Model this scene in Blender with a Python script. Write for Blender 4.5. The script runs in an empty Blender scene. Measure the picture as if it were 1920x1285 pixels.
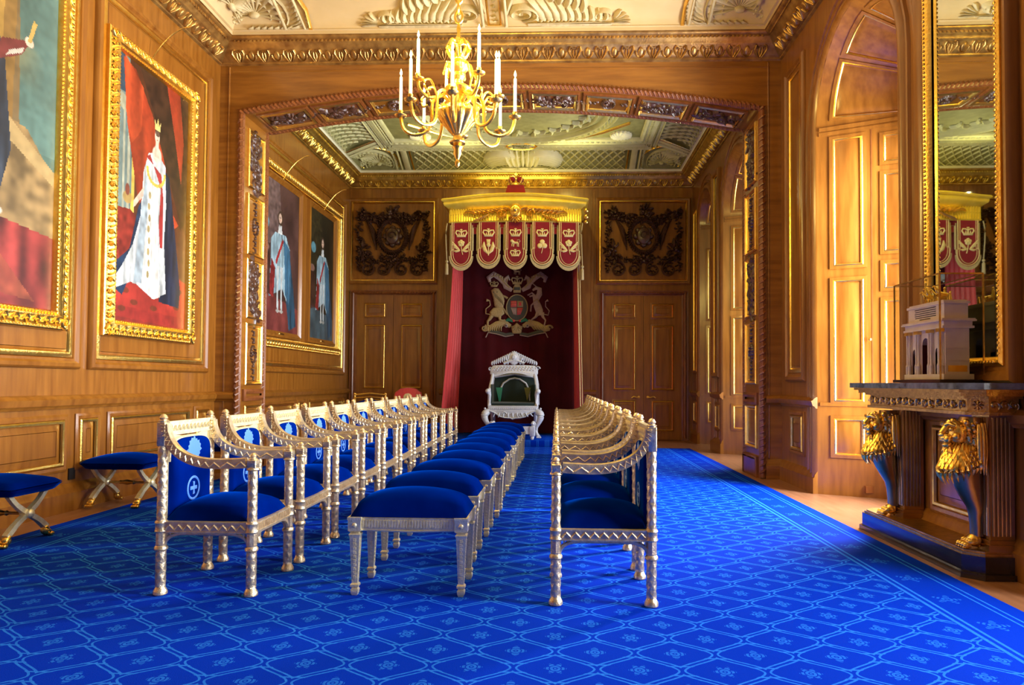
import bpy, bmesh, math, random
import numpy as np
from math import sin, cos, pi, radians, sqrt, atan2
from mathutils import Vector, Matrix
random.seed(7)
S = bpy.context.scene
COL = S.collection

# ------------------------------------------------------------------ camera
FPX = 1300.0
PIT, YAW, ROLL, SX, SY = 0.0274, 0.0344, 0.0064, 39.4, 40.6
cd = bpy.data.cameras.new('camera'); cam = bpy.data.objects.new('camera', cd); COL.objects.link(cam)
cd.sensor_width = 36.0; cd.sensor_fit = 'HORIZONTAL'; cd.lens = FPX * 36.0 / 1920
cd.shift_x = -SX / 1920; cd.shift_y = SY / 1920
cd.clip_start = 0.05; cd.clip_end = 200
cam.matrix_world = (Matrix.Translation((0, 0, 1.15)) @ Matrix.Rotation(YAW, 4, 'Z')
                    @ Matrix.Rotation(pi / 2 + PIT, 4, 'X') @ Matrix.Rotation(ROLL, 4, 'Z'))
S.camera = cam

# ------------------------------------------------------------------ light
S.view_settings.view_transform = 'Standard'; S.view_settings.look = 'None'
S.view_settings.gamma = 1.0; S.view_settings.use_curve_mapping = False
S.view_settings.exposure = 0.45
W = bpy.data.worlds.new('world'); S.world = W; W.use_nodes = True
bg = W.node_tree.nodes['Background']; bg.inputs[0].default_value = (1.0, 0.93, 0.85, 1); bg.inputs[1].default_value = 0.055

def area(name, loc, rot, sx, sy, power, color, spread=180):
    l = bpy.data.lights.new(name, 'AREA'); l.shape = 'RECTANGLE'; l.size = sx; l.size_y = sy
    l.energy = power; l.color = color; l.spread = radians(spread)
    o = bpy.data.objects.new(name, l); COL.objects.link(o); o.location = loc; o.rotation_euler = rot
    return o
# daylight entering through the windows of the right wall (one lamp in each window reveal)
DAY = (0.93, 0.95, 1.0)
for nm, yc, zc, w, h, p in (('daylight', 6.54, 2.1, 0.75, 3.2, 560), ('daylight', 2.85, 2.1, 0.75, 3.2, 230),
                            ('daylight', -0.6, 2.1, 0.75, 3.2, 90), ('daylight', 10.7, 2.1, 0.75, 3.2, 150),
                            ('daylight', 12.93, 2.1, 0.5, 3.2, 20)):
    area(nm, (3.6, yc, zc), (0, radians(90), 0), h, w, p, DAY, 145)

# ------------------------------------------------------------------ materials
MATS = {}
def nodes(m):
    m.use_nodes = True; nt = m.node_tree
    return nt, nt.nodes['Principled BSDF']
def mat(name, col, rough=0.5, metal=0.0, col2=None, nscale=6.0, stretch=(1, 1, 1), bump=0.0, bscale=40.0,
        coat=0.0, sheen=0.0, emit=None, estr=0.0, spec=0.5, detail=4):
    m = bpy.data.materials.new(name); MATS[name] = m
    nt, b = nodes(m); N = nt.nodes; L = nt.links
    b.inputs['Base Color'].default_value = (*col, 1); b.inputs['Roughness'].default_value = rough
    b.inputs['Metallic'].default_value = metal; b.inputs['Coat Weight'].default_value = coat
    b.inputs['Coat Roughness'].default_value = 0.18
    b.inputs['Sheen Weight'].default_value = sheen; b.inputs['Specular IOR Level'].default_value = spec
    if emit: b.inputs['Emission Color'].default_value = (*emit, 1); b.inputs['Emission Strength'].default_value = estr
    tc = N.new('ShaderNodeTexCoord'); mp = N.new('ShaderNodeMapping'); mp.inputs['Scale'].default_value = stretch
    L.new(tc.outputs['Object'], mp.inputs[0])
    if col2:
        n = N.new('ShaderNodeTexNoise'); n.inputs['Scale'].default_value = nscale; n.inputs['Detail'].default_value = detail
        L.new(mp.outputs[0], n.inputs['Vector'])
        r = N.new('ShaderNodeValToRGB'); r.color_ramp.elements[0].position = 0.32; r.color_ramp.elements[1].position = 0.68
        r.color_ramp.elements[0].color = (*col, 1); r.color_ramp.elements[1].color = (*col2, 1)
        L.new(n.outputs[0], r.inputs[0]); L.new(r.outputs[0], b.inputs['Base Color'])
    if bump:
        n2 = N.new('ShaderNodeTexNoise'); n2.inputs['Scale'].default_value = bscale; n2.inputs['Detail'].default_value = 3
        L.new(mp.outputs[0], n2.inputs['Vector'])
        bp = N.new('ShaderNodeBump'); bp.inputs['Strength'].default_value = bump; bp.inputs['Distance'].default_value = 0.01
        L.new(n2.outputs[0], bp.inputs['Height']); L.new(bp.outputs[0], b.inputs['Normal'])
    return m
OAK = mat('oak', (0.190, 0.063, 0.005), 0.33, col2=(0.295, 0.112, 0.013), nscale=3.2, stretch=(5, 5, 0.55), bump=0.04, bscale=30, coat=0.5)
OAKH = mat('oak_horizontal', (0.190, 0.063, 0.005), 0.33, col2=(0.295, 0.112, 0.013), nscale=3.2, stretch=(0.6, 0.6, 6), bump=0.04, bscale=30, coat=0.5)
OAKD = mat('oak_dark', (0.15, 0.042, 0.008), 0.38, col2=(0.25, 0.078, 0.016), nscale=5, stretch=(4, 4, 1), bump=0.1, coat=0.3)
CARV = mat('carved_limewood', (0.045, 0.017, 0.009), 0.36, col2=(0.10, 0.042, 0.022), nscale=14, bump=0.3, bscale=60, coat=0.3)
GOLD = mat('gilding', (0.93, 0.56, 0.10), 0.30, 1.0, col2=(1.0, 0.71, 0.20), nscale=18, bump=0.25, bscale=70)
GOLDB = mat('burnished_gold', (1.0, 0.62, 0.10), 0.24, 1.0, col2=(1.0, 0.74, 0.18), nscale=10, bump=0.12, bscale=40)
GOLDP = mat('pale_gilding', (0.70, 0.53, 0.30), 0.30, 0.8, col2=(0.95, 0.78, 0.50), nscale=30, bump=0.3, bscale=120)
GOLDS = mat('champagne_gilding', (0.82, 0.71, 0.40), 0.34, 0.6, col2=(0.98, 0.89, 0.60), nscale=30, bump=0.3, bscale=120)
GOLDD = mat('dull_gilding', (0.42, 0.25, 0.07), 0.34, 1.0, col2=(0.66, 0.42, 0.13), nscale=22, bump=0.25, bscale=70)
BRONZE = mat('bronzed_gold', (0.36, 0.22, 0.09), 0.30, 1.0, col2=(0.55, 0.36, 0.15), nscale=5, bump=0.05)
CREAM = mat('cream_plaster', (0.58, 0.42, 0.19), 0.7, col2=(0.64, 0.47, 0.23), nscale=3)
STONE = mat('ornament_plaster', (0.52, 0.41, 0.20), 0.6, col2=(0.64, 0.52, 0.28), nscale=9, bump=0.2)
GREEN = mat('light_tinted_plaster', (0.56, 0.54, 0.24), 0.65, col2=(0.66, 0.64, 0.32), nscale=7, bump=0.15)  # far-room cream plaster with the greenish-yellow light put into its colour
GREEND = mat('lattice_ground', (0.20, 0.19, 0.06), 0.7, col2=(0.27, 0.26, 0.09), nscale=9)
GREENL = mat('pale_plaster', (0.82, 0.80, 0.52), 0.6, col2=(0.88, 0.86, 0.60), nscale=9, bump=0.15)
VELVET = mat('blue_velvet', (0.0, 0.006, 0.11), 0.8, col2=(0.0, 0.011, 0.17), nscale=4, sheen=0.0, bump=0.05, bscale=200, spec=0.0)
sh_ = VELVET.node_tree.nodes['Principled BSDF']; sh_.inputs['Sheen Weight'].default_value = 0.5; sh_.inputs['Sheen Tint'].default_value = (0.0, 0.12, 1.0, 1); sh_.inputs['Sheen Roughness'].default_value = 0.28
EMBR = mat('pale_blue_embroidery', (0.04, 0.20, 0.75), 0.6, sheen=0.3)
RED = mat('crimson_velvet', (0.17, 0.004, 0.012), 0.8, col2=(0.24, 0.008, 0.020), nscale=6, sheen=0.25, spec=0.2)
REDD = mat('dark_crimson_cloth', (0.040, 0.001, 0.004), 0.85, col2=(0.062, 0.0015, 0.006), nscale=3, spec=0.2)
REDC = mat('scarlet_silk', (0.52, 0.028, 0.03), 0.5, col2=(0.62, 0.05, 0.05), nscale=8, stretch=(9, 9, 0.5), sheen=0.2)
BRAID = mat('gold_braid', (0.55, 0.40, 0.17), 0.55, 0.3, col2=(0.70, 0.54, 0.27), nscale=50, bump=0.5, bscale=200)
BRAIDG = mat('gold_fringe', (0.40, 0.31, 0.15), 0.7, 0.1, col2=(0.56, 0.45, 0.24), nscale=60, stretch=(4, 4, .3), bump=0.5, bscale=150)
EMBG = mat('gold_embroidery', (0.66, 0.52, 0.22), 0.55, 0.2, col2=(0.80, 0.68, 0.36), nscale=50, bump=0.4, bscale=200)
EMBW = mat('silver_embroidery', (0.30, 0.22, 0.19), 0.6, 0.0, col2=(0.40, 0.31, 0.27), nscale=50, bump=0.4, bscale=200)
EMBA = mat('dim_gold_embroidery', (0.30, 0.22, 0.09), 0.6, 0.2, col2=(0.42, 0.33, 0.16), nscale=50, bump=0.4, bscale=200)  # dimmed copy of the gold embroidery, for the coat of arms
GOLDC = mat('leaf_gold_cornice', (0.85, 0.60, 0.06), 0.33, 0.55, col2=(0.95, 0.70, 0.10), nscale=8, bump=0.1)
EMBB = mat('dark_embroidery', (0.05, 0.055, 0.045), 0.7)
IVORY = mat('ivory', (0.60, 0.66, 0.76), 0.35, col2=(0.72, 0.77, 0.86), nscale=40, bump=0.35, bscale=90, coat=0.3)
GREENV = mat('green_velvet', (0.0, 0.018, 0.016), 0.7, sheen=0.3)
GREENE = mat('emerald_cloth', (0.01, 0.16, 0.09), 0.6)
WOODF = mat('floorboards', (0.24, 0.10, 0.045), 0.33, col2=(0.34, 0.155, 0.075), nscale=3, stretch=(8, 0.7, 1), coat=0.2)
MARBLE = mat('marbled_stone', (0.030, 0.042, 0.048), 0.12, col2=(0.15, 0.19, 0.21), nscale=14, detail=12, coat=0.5)
BLACK = mat('black_marble', (0.012, 0.010, 0.012), 0.10, col2=(0.03, 0.025, 0.025), nscale=8, coat=0.5)
MODEL = mat('white_model_marble', (0.78, 0.60, 0.48), 0.45, col2=(0.86, 0.70, 0.58), nscale=12)
WAX = mat('candle_wax', (0.95, 0.86, 0.62), 0.4, emit=(1.0, 0.72, 0.30), estr=1.3)
FLAME = mat('candle_flame', (1, 0.8, 0.4), 0.5, emit=(1.0, 0.62, 0.18), estr=26.0)
INK = mat('engraved_lettering', (0.10, 0.08, 0.07), 0.6)
SOCK = mat('black_socket', (0.01, 0.01, 0.01), 0.4)
m = bpy.data.materials.new('clear_glass'); nt, b = nodes(m); b.inputs['Transmission Weight'].default_value = 1.0
b.inputs['Roughness'].default_value = 0.0; b.inputs['IOR'].default_value = 1.08; b.inputs['Base Color'].default_value = (0.93, 0.96, 0.93, 1); GLASS = m
m = bpy.data.materials.new('mirror_glass'); nt, b = nodes(m); b.inputs['Metallic'].default_value = 1.0
b.inputs['Roughness'].default_value = 0.015; b.inputs['Base Color'].default_value = (0.66, 0.70, 0.60, 1); MIRROR = m

def mnode(nt, op, a, b=None, c=None, clamp=False):
    n = nt.nodes.new('ShaderNodeMath'); n.operation = op; n.use_clamp = clamp
    for i, v in enumerate((a, b, c)):
        if v is None: continue
        if isinstance(v, (int, float)): n.inputs[i].default_value = v
        else: nt.links.new(v, n.inputs[i])
    return n.outputs[0]
def carpet_material():
    m = bpy.data.materials.new('royal_blue_carpet'); nt, b = nodes(m); N = nt.nodes; L = nt.links
    tc = N.new('ShaderNodeTexCoord'); sp = N.new('ShaderNodeSeparateXYZ'); L.new(tc.outputs['Object'], sp.inputs[0])
    nz = N.new('ShaderNodeTexNoise'); nz.inputs['Scale'].default_value = 60; L.new(tc.outputs['Object'], nz.inputs['Vector'])
    X, Y = sp.outputs[0], sp.outputs[1]
    M = lambda *a, **k: mnode(nt, *a, **k)
    P, Q = 0.336, 0.35
    xx = M('MULTIPLY', M('ABSOLUTE', M('SUBTRACT', M('FRACT', M('ADD', M('DIVIDE', X, P), 0.5)), 0.5)), P)
    g = M('SUBTRACT', xx, M('MULTIPLY', M('ADD', M('COSINE', M('MULTIPLY', Y, 2 * pi / Q)), 1.0), P / 4))
    sl = M('ABSOLUTE', M('SINE', M('MULTIPLY', Y, 2 * pi / Q)))          # widen the band where the curve is steep
    wd_ = M('ADD', 1.0, M('MULTIPLY', sl, 0.75))
    g = M('DIVIDE', g, wd_)
    def line(v, at, w):
        d = M('ABSOLUTE', M('SUBTRACT', v, at))
        return M('SUBTRACT', 1.0, M('DIVIDE', d, w), clamp=True)
    ag = M('ABSOLUTE', g)
    l1 = M('GREATER_THAN', line(ag, 0.0115, 0.0050), 0.1)
    kn = M('GREATER_THAN', M('COSINE', M('MULTIPLY', M('ADD', Y, Q / 8), 2 * pi * 4 / Q)), 0.93)
    kn = M('MULTIPLY', kn, M('LESS_THAN', ag, 0.0185))
    # flower motifs in the cell centres
    def cell(off):
        fx = M('SUBTRACT', M('FRACT', M('ADD', M('DIVIDE', X, P), 0.5 + off)), 0.5)
        fy = M('SUBTRACT', M('FRACT', M('ADD', M('DIVIDE', Y, Q), 0.5 + off)), 0.5)
        fx = M('MULTIPLY', fx, P); fy = M('MULTIPLY', fy, Q * 0.85)
        r = M('SQRT', M('ADD', M('MULTIPLY', fx, fx), M('MULTIPLY', fy, fy)))
        th = M('ARCTAN2', fy, fx)
        petal = M('ADD', 0.036, M('MULTIPLY', M('COSINE', M('MULTIPLY', th, 6.0 if off == 0 else 4.0)), 0.010))
        inside = M('LESS_THAN', r, petal)
        ring = M('GREATER_THAN', M('COSINE', M('MULTIPLY', r, 2 * pi / 0.016)), -0.55)
        return M('MULTIPLY', inside, ring)
    pat = M('MAXIMUM', M('MAXIMUM', l1, kn), M('MULTIPLY', M('MAXIMUM', cell(0.0), cell(0.5)), 0.75))
    # border bands
    xc = M('ABSOLUTE', M('ADD', X, 0.785)); inner = M('LESS_THAN', xc, 2.70)
    pat = M('MULTIPLY', pat, inner)
    bl = M('GREATER_THAN', line(xc, 2.715, 0.012), 0.2); bl2 = M('GREATER_THAN', line(xc, 2.755, 0.010), 0.2)
    bl3 = M('GREATER_THAN', line(xc, 3.00, 0.007), 0.2); bl4 = M('GREATER_THAN', line(xc, 3.04, 0.007), 0.2)
    fy = M('SUBTRACT', M('FRACT', M('DIVIDE', Y, 0.40)), 0.5); fy = M('MULTIPLY', fy, 0.40); fx = M('SUBTRACT', xc, 2.87)
    r = M('SQRT', M('ADD', M('MULTIPLY', fx, fx), M('MULTIPLY', fy, fy))); th = M('ARCTAN2', fy, fx)
    fl = M('LESS_THAN', r, M('ADD', 0.05, M('MULTIPLY', M('COSINE', M('MULTIPLY', th, 5.0)), 0.024)))
    fl = M('MULTIPLY', fl, M('GREATER_THAN', M('COSINE', M('MULTIPLY', r, 2 * pi / 0.022)), -0.2))
    bands = M('MAXIMUM', M('MAXIMUM', bl, bl2), M('MAXIMUM', bl3, bl4))
    pat = M('MAXIMUM', pat, M('MAXIMUM', bands, M('MULTIPLY', fl, 0.7)))
    pat = M('MULTIPLY', pat, M('ADD', 0.40, M('MULTIPLY', nz.outputs[0], 0.75)), clamp=True)
    mx = N.new('ShaderNodeMix'); mx.data_type = 'RGBA'; L.new(pat, mx.inputs['Factor'])
    mx.inputs[6].default_value = (0.0, 0.028, 0.47, 1); mx.inputs[7].default_value = (0.02, 0.19, 0.80, 1)
    L.new(mx.outputs[2], b.inputs['Base Color']); b.inputs['Roughness'].default_value = 0.9
    b.inputs['Specular IOR Level'].default_value = 0.03
    bp = N.new('ShaderNodeBump'); bp.inputs['Strength'].default_value = 0.3; bp.inputs['Distance'].default_value = 0.005
    n2 = N.new('ShaderNodeTexNoise'); n2.inputs['Scale'].default_value = 250; L.new(tc.outputs['Object'], n2.inputs['Vector'])
    L.new(n2.outputs[0], bp.inputs['Height']); L.new(bp.outputs[0], b.inputs['Normal'])
    return m
CARPET = carpet_material()
m = bpy.data.materials.new('oil_paint'); nt, b = nodes(m)
at = nt.nodes.new('ShaderNodeAttribute'); at.attribute_name = 'Col'; nt.links.new(at.outputs[0], b.inputs['Base Color'])
b.inputs['Roughness'].default_value = 0.42; PAINT = m

# ------------------------------------------------------------------ mesh builder
def norm(v):
    l = sqrt(v[0] ** 2 + v[1] ** 2 + v[2] ** 2) or 1.0
    return (v[0] / l, v[1] / l, v[2] / l)
def cross(a, b): return (a[1] * b[2] - a[2] * b[1], a[2] * b[0] - a[0] * b[2], a[0] * b[1] - a[1] * b[0])
class MB:
    def __init__(s, T=None): s.v = []; s.f = []; s.m = []; s.c = 0; s.T = T
    def add(s, vs, fs):
        n = len(s.v)
        if s.T: vs = [s.T(*p) for p in vs]
        s.v += [tuple(p) for p in vs]; s.f += [tuple(i + n for i in f) for f in fs]; s.m += [s.c] * len(fs)
        return s
    def box(s, x0, x1, y0, y1, z0, z1):
        return s.add([(x0, y0, z0), (x1, y0, z0), (x1, y1, z0), (x0, y1, z0), (x0, y0, z1), (x1, y0, z1), (x1, y1, z1), (x0, y1, z1)],
                     [(0, 3, 2, 1), (4, 5, 6, 7), (0, 1, 5, 4), (1, 2, 6, 5), (2, 3, 7, 6), (3, 0, 4, 7)])
    def bbox(s, x0, x1, y0, y1, z0, z1, b=0.01):   # box with bevelled vertical and top edges
        r = []
        for z, i in ((z0, b * .6), (z0 + b, 0), (z1 - b, 0), (z1, b)):
            for (x, y) in ((x0 + i + b, y0 + i), (x1 - i - b, y0 + i), (x1 - i, y0 + i + b), (x1 - i, y1 - i - b), (x1 - i - b, y1 - i), (x0 + i + b, y1 - i), (x0 + i, y1 - i - b), (x0 + i, y0 + i + b)):
                r.append((x, y, z))
        f = [tuple(range(7, -1, -1)), tuple(range(24, 32))]
        for k in range(3):
            for j in range(8): f.append((k * 8 + j, k * 8 + (j + 1) % 8, k * 8 + 8 + (j + 1) % 8, k * 8 + 8 + j))
        return s.add(r, f)
    def lathe(s, prof, c=(0, 0, 0), n=16, flute=0, famp=0.0, cap=True):
        vs = []; k = len(prof)
        for (r, z) in prof:
            for j in range(n):
                t = 2 * pi * j / n; rr = r * (1 + famp * (abs(sin(flute * t / 2)) - .5)) if flute else r
                vs.append((c[0] + rr * cos(t), c[1] + rr * sin(t), c[2] + z))
        f = [(i * n + j, i * n + (j + 1) % n, (i + 1) * n + (j + 1) % n, (i + 1) * n + j) for i in range(k - 1) for j in range(n)]
        if cap: f += [tuple(range(n - 1, -1, -1)), tuple((k - 1) * n + j for j in range(n))]
        return s.add(vs, f)
    def twist(s, c, z0, z1, r, n=24, pitch=0.056, amp=0.13):    # column carved with a diagonal lattice
        rows = max(8, int((z1 - z0) / 0.006)); vs = []
        for i in range(rows + 1):
            z = z0 + (z1 - z0) * i / rows
            for j in range(n):
                t = 2 * pi * j / n; k = 2 * pi * z / pitch
                d = max(abs(cos(2 * t + k / 2)) ** 6, abs(cos(2 * t - k / 2)) ** 6)
                rr = r * (1 - amp * .5 + amp * d)
                vs.append((c[0] + rr * cos(t), c[1] + rr * sin(t), z))
        f = [(i * n + j, i * n + (j + 1) % n, (i + 1) * n + (j + 1) % n, (i + 1) * n + j) for i in range(rows) for j in range(n)]
        f += [tuple(range(n - 1, -1, -1)), tuple(rows * n + j for j in range(n))]
        return s.add(vs, f)
    def tube(s, pts, r, n=8, closed=False, sq=(1, 1), up=(0, 0, 1), rot=0.0, cap=True):
        k = len(pts); vs = []
        for i, p in enumerate(pts):
            a = pts[(i - 1) % k] if (closed or i > 0) else p; b = pts[(i + 1) % k] if (closed or i < k - 1) else p
            t = norm((b[0] - a[0], b[1] - a[1], b[2] - a[2])); sd = cross(t, up)
            if abs(sd[0]) + abs(sd[1]) + abs(sd[2]) < 1e-3: sd = cross(t, (0.3, 1, 0.1))
            sd = norm(sd); u2 = cross(sd, t); rr = r[i] if isinstance(r, (list, tuple)) else r
            for j in range(n):
                th = 2 * pi * j / n + rot; cc, ss = cos(th) * rr * sq[0], sin(th) * rr * sq[1]
                vs.append(tuple(p[q] + sd[q] * cc + u2[q] * ss for q in range(3)))
        f = []
        for i in range(k if closed else k - 1):
            for j in range(n):
                a, b = i * n, ((i + 1) % k) * n
                f.append((a + j, a + (j + 1) % n, b + (j + 1) % n, b + j))
        if cap and not closed: f += [tuple(range(n - 1, -1, -1)), tuple((k - 1) * n + j for j in range(n))]
        return s.add(vs, f)
    def ball(s, c, r, n=8, k=5, sc=(1, 1, 1)):
        vs = [(c[0], c[1], c[2] - r * sc[2])]
        for i in range(1, k):
            ph = -pi / 2 + pi * i / k
            for j in range(n):
                t = 2 * pi * j / n; vs.append((c[0] + r * sc[0] * cos(ph) * cos(t), c[1] + r * sc[1] * cos(ph) * sin(t), c[2] + r * sc[2] * sin(ph)))
        vs.append((c[0], c[1], c[2] + r * sc[2])); f = []
        for j in range(n):
            f.append((0, 1 + (j + 1) % n, 1 + j)); f.append((len(vs) - 1, 1 + (k - 2) * n + j, 1 + (k - 2) * n + (j + 1) % n))
            for i in range(k - 2): f.append((1 + i * n + j, 1 + i * n + (j + 1) % n, 1 + (i + 1) * n + (j + 1) % n, 1 + (i + 1) * n + j))
        return s.add(vs, f)
    # relief tools work in (a, b, h): two surface coordinates and a height above the surface (s.T maps them)
    def stroke(s, pts, w, h, h0=0.0):
        k = len(pts); vs = []
        for i, p in enumerate(pts):
            a = pts[max(i - 1, 0)]; b = pts[min(i + 1, k - 1)]; dx, dy = b[0] - a[0], b[1] - a[1]; l = sqrt(dx * dx + dy * dy) or 1
            nx, ny = -dy / l, dx / l; ww = w[i] if isinstance(w, (list, tuple)) else w * (sin(pi * (i + .6) / (k + .2)) ** .5)
            hh = h * min(1, ww / (max(w) if isinstance(w, (list, tuple)) else w) + .2)
            for q, e in ((-1, 0), (-.55, .8), (0, 1), (.55, .8), (1, 0)): vs.append((p[0] + nx * ww * q, p[1] + ny * ww * q, h0 + hh * e))
        f = [(i * 5 + j, i * 5 + j + 1, i * 5 + 6 + j, i * 5 + 5 + j) for i in range(k - 1) for j in range(4)]
        f += [(0, 1, 2, 3, 4), tuple((k - 1) * 5 + j for j in (4, 3, 2, 1, 0))]
        return s.add(vs, f)
    def poly(s, pts, h, h0=0.0, bev=0.25):
        k = len(pts); cx = sum(p[0] for p in pts) / k; cy = sum(p[1] for p in pts) / k
        vs = [(p[0], p[1], h0) for p in pts] + [(p[0] + (cx - p[0]) * bev * .3, p[1] + (cy - p[1]) * bev * .3, h0 + h * .8) for p in pts] + \
             [(p[0] + (cx - p[0]) * bev, p[1] + (cy - p[1]) * bev, h0 + h) for p in pts]
        f = [(j, (j + 1) % k, k + (j + 1) % k, k + j) for j in range(k)] + [(k + j, k + (j + 1) % k, 2 * k + (j + 1) % k, 2 * k + j) for j in range(k)]
        f.append(tuple(range(2 * k, 3 * k)))
        return s.add(vs, f)
    def dot(s, a, b, r, h, h0=0.0, n=7):
        return s.poly([(a + r * cos(2 * pi * j / n), b + r * sin(2 * pi * j / n)) for j in range(n)], h, h0, 0.5)
    def spiral(s, a, b, r, turns, w, h, start=0.0, flip=1, n=20, inner=0.15):
        pts = []
        for i in range(n):
            q = i / (n - 1); rr = r * (1 - q * (1 - inner)); t = start + flip * 2 * pi * turns * q
            pts.append((a + rr * cos(t), b + rr * sin(t)))
        return s.stroke(pts, [w * (1 - .55 * i / (n - 1)) for i in range(n)], h)
    def leaf(s, a, b, ang, l, w, h, bend=0.3, n=6):
        pts = []; x, y, t = a, b, ang
        for i in range(n): pts.append((x, y)); x += l / (n - 1) * cos(t); y += l / (n - 1) * sin(t); t += bend / (n - 1) * 2
        return s.stroke(pts, [w * (.35, .85, 1, .85, .55, .1)[min(int(i * 6 / n), 5)] for i in range(n)], h)
    def mould(s, a0, a1, b0, b1, prof):   # closed mitred moulding round a rectangle; prof = [(inset, height)]
        vs = []
        for (i, h) in prof: vs += [(a0 + i, b0 + i, h), (a1 - i, b0 + i, h), (a1 - i, b1 - i, h), (a0 + i, b1 - i, h)]
        f = [(k * 4 + j, k * 4 + (j + 1) % 4, k * 4 + 4 + (j + 1) % 4, k * 4 + 4 + j) for k in range(len(prof) - 1) for j in range(4)]
        return s.add(vs, f)
    def plate(s, a0, a1, b0, b1, h): return s.add([(a0, b0, h), (a1, b0, h), (a1, b1, h), (a0, b1, h)], [(0, 1, 2, 3)])
    def raised(s, a0, a1, b0, b1, w=0.05, h=0.02, h0=0.0):   # raised and fielded panel
        s.mould(a0, a1, b0, b1, [(0, h0), (w, h0 + h), (w + .004, h0 + h)]); return s.plate(a0 + w, a1 - w, b0 + w, b1 - w, h0 + h)
    def build(s, name, mats, parent=None, smooth=40, loc=None, recalc=True):
        me = bpy.data.meshes.new(name); me.from_pydata(s.v, [], s.f)
        mats = mats if isinstance(mats, (list, tuple)) else [mats]
        for q in mats: me.materials.append(q)
        if len(mats) > 1: me.polygons.foreach_set('material_index', s.m)
        if recalc:
            bm = bmesh.new(); bm.from_mesh(me); bmesh.ops.recalc_face_normals(bm, faces=bm.faces); bm.to_mesh(me); bm.free()
        if smooth:
            me.shade_smooth(); me.set_sharp_from_angle(angle=radians(smooth))
        o = bpy.data.objects.new(name, me); COL.objects.link(o)
        if parent: o.parent = parent
        if loc: o.location = loc
        return o
def tag(o, label=None, cat=None, group=None, kind=None):
    if label: o['label'] = label
    if cat: o['category'] = cat
    if group: o['group'] = group
    if kind: o['kind'] = kind
    return o
def thing(name, loc, label, cat, group=None, rz=0.0):
    o = bpy.data.objects.new(name, None); COL.objects.link(o); o.location = loc; o.rotation_euler = (0, 0, rz); o.empty_display_size = .1
    return tag(o, label, cat, group)
def struct(o): o['kind'] = 'structure'; return o
def copy_tree(o, parent=None):
    c = o.copy(); COL.objects.link(c)
    if parent: c.parent = parent
    for ch in list(o.children): copy_tree(ch, c)
    return c
def smoothpath(ctrl, n=6):    # Catmull-Rom
    P = [ctrl[0]] + list(ctrl) + [ctrl[-1]]; out = []
    for i in range(1, len(P) - 2):
        for k in range(n):
            t = k / n; a, b, c, d = P[i - 1], P[i], P[i + 1], P[i + 2]
            out.append(tuple(0.5 * (2 * b[q] + (c[q] - a[q]) * t + (2 * a[q] - 5 * b[q] + 4 * c[q] - d[q]) * t * t + (3 * b[q] - a[q] - 3 * c[q] + d[q]) * t ** 3) for q in range(len(b))))
    out.append(tuple(ctrl[-1])); return out

XL, XR, YA, YA2, YB, YN = -4.31, 2.76, 8.60, 9.35, 14.21, -2.5
ZC = 5.20      # underside of the cornice
mapL = lambda a, b, h: (XL + h, a, b)
mapR = lambda a, b, h: (XR - h, a, b)
mapB = lambda a, b, h: (a, YB - h, b)
mapA = lambda a, b, h: (a, YA - h, b)

# ================================================================== SETTING
struct(MB().box(XL - .2, 3.9, YN, YB + .2, -0.12, 0.0).build('floor', WOODF, smooth=0))
c = MB(); c.box(-3.93, 2.36, YN + .3, 12.40, 0.0, 0.012)
tag(c.build('carpet', CARPET, smooth=0), 'royal blue patterned carpet running up the hall to the throne step', 'carpet')

BEADG = [(0, 0.0), (0, 0.022), (0.012, 0.030), (0.028, 0.026), (0.034, 0.010)]          # slim gold moulding
BOLE = [(0, 0), (0.0, .02), (.02, .045), (.05, .05), (.07, .03), (.09, .03), (.10, .005)]   # wooden surround
def gold_rect(mb, a0, a1, b0, b1, w=1.0): mb.mould(a0, a1, b0, b1, [(i * w, h) for i, h in BEADG])
def panel_set(wood, gold, rects, big=False):
    for (a0, a1, b0, b1) in rects:
        wood.mould(a0 - .10, a1 + .10, b0 - .10, b1 + .10, BOLE) if big else wood.mould(a0 - .05, a1 + .05, b0 - .05, b1 + .05, [(0, 0), (0, .012), (.02, .022), (.045, .016), (.05, .004)])
        gold_rect(gold, a0, a1, b0, b1, 1.5 if big else 1.0)
        wood.raised(a0 + .04, a1 - .04, b0 + .04, b1 - .04, .05 if not big else .03, .014)
def rail(mb, a0, a1, z, prof):     # horizontal moulding; prof = [(dz, h)]
    vs = []; f = []
    for a in (a0, a1): vs += [(a, z + dz, h) for dz, h in prof]
    k = len(prof); f = [(i, i + 1, k + i + 1, k + i) for i in range(k - 1)] + [tuple(range(k)), tuple(range(2 * k - 1, k - 1, -1))]
    mb.add(vs, f)
DADO = [(-.03, 0), (-.03, .02), (-.01, .03), (0, .05), (.03, .06), (.05, .065), (.055, .05), (.07, .04), (.09, .012), (.09, 0)]
SKIRT = [(0, 0), (0, .05), (.16, .05), (.175, .035), (.20, .03), (.225, .012), (.24, 0)]

# ---- left wall
w = MB(); w.box(XL - .2, XL, YN, YB + .2, 0, 6.2); w.T = mapL
g = MB(mapL)
panel_set(w, g, [(3.0, 5.99, 1.35, 4.83), (6.31, 8.27, 1.35, 4.83)], True)
panel_set(w, g, [(9.40, 13.73, 1.385, 4.69)], True)
low = [(3.0, 3.95, .40, .80), (4.2, 5.92, .40, .80), (6.12, 6.36, .40, .80), (6.56, 7.98, .40, .80), (8.14, 8.44, .40, .80),
       (9.6, 11.2, .40, .80), (11.4, 11.7, .40, .80), (11.9, 13.9, .40, .80)]
panel_set(w, g, low)
for a0, a1 in ((YN, YA), (YA2, YB)): rail(w, a0, a1, .93, DADO); rail(w, a0, a1, 0, SKIRT)
struct(w.build('wall_left', OAK)); struct(g.build('trim_1', GOLD))

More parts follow.
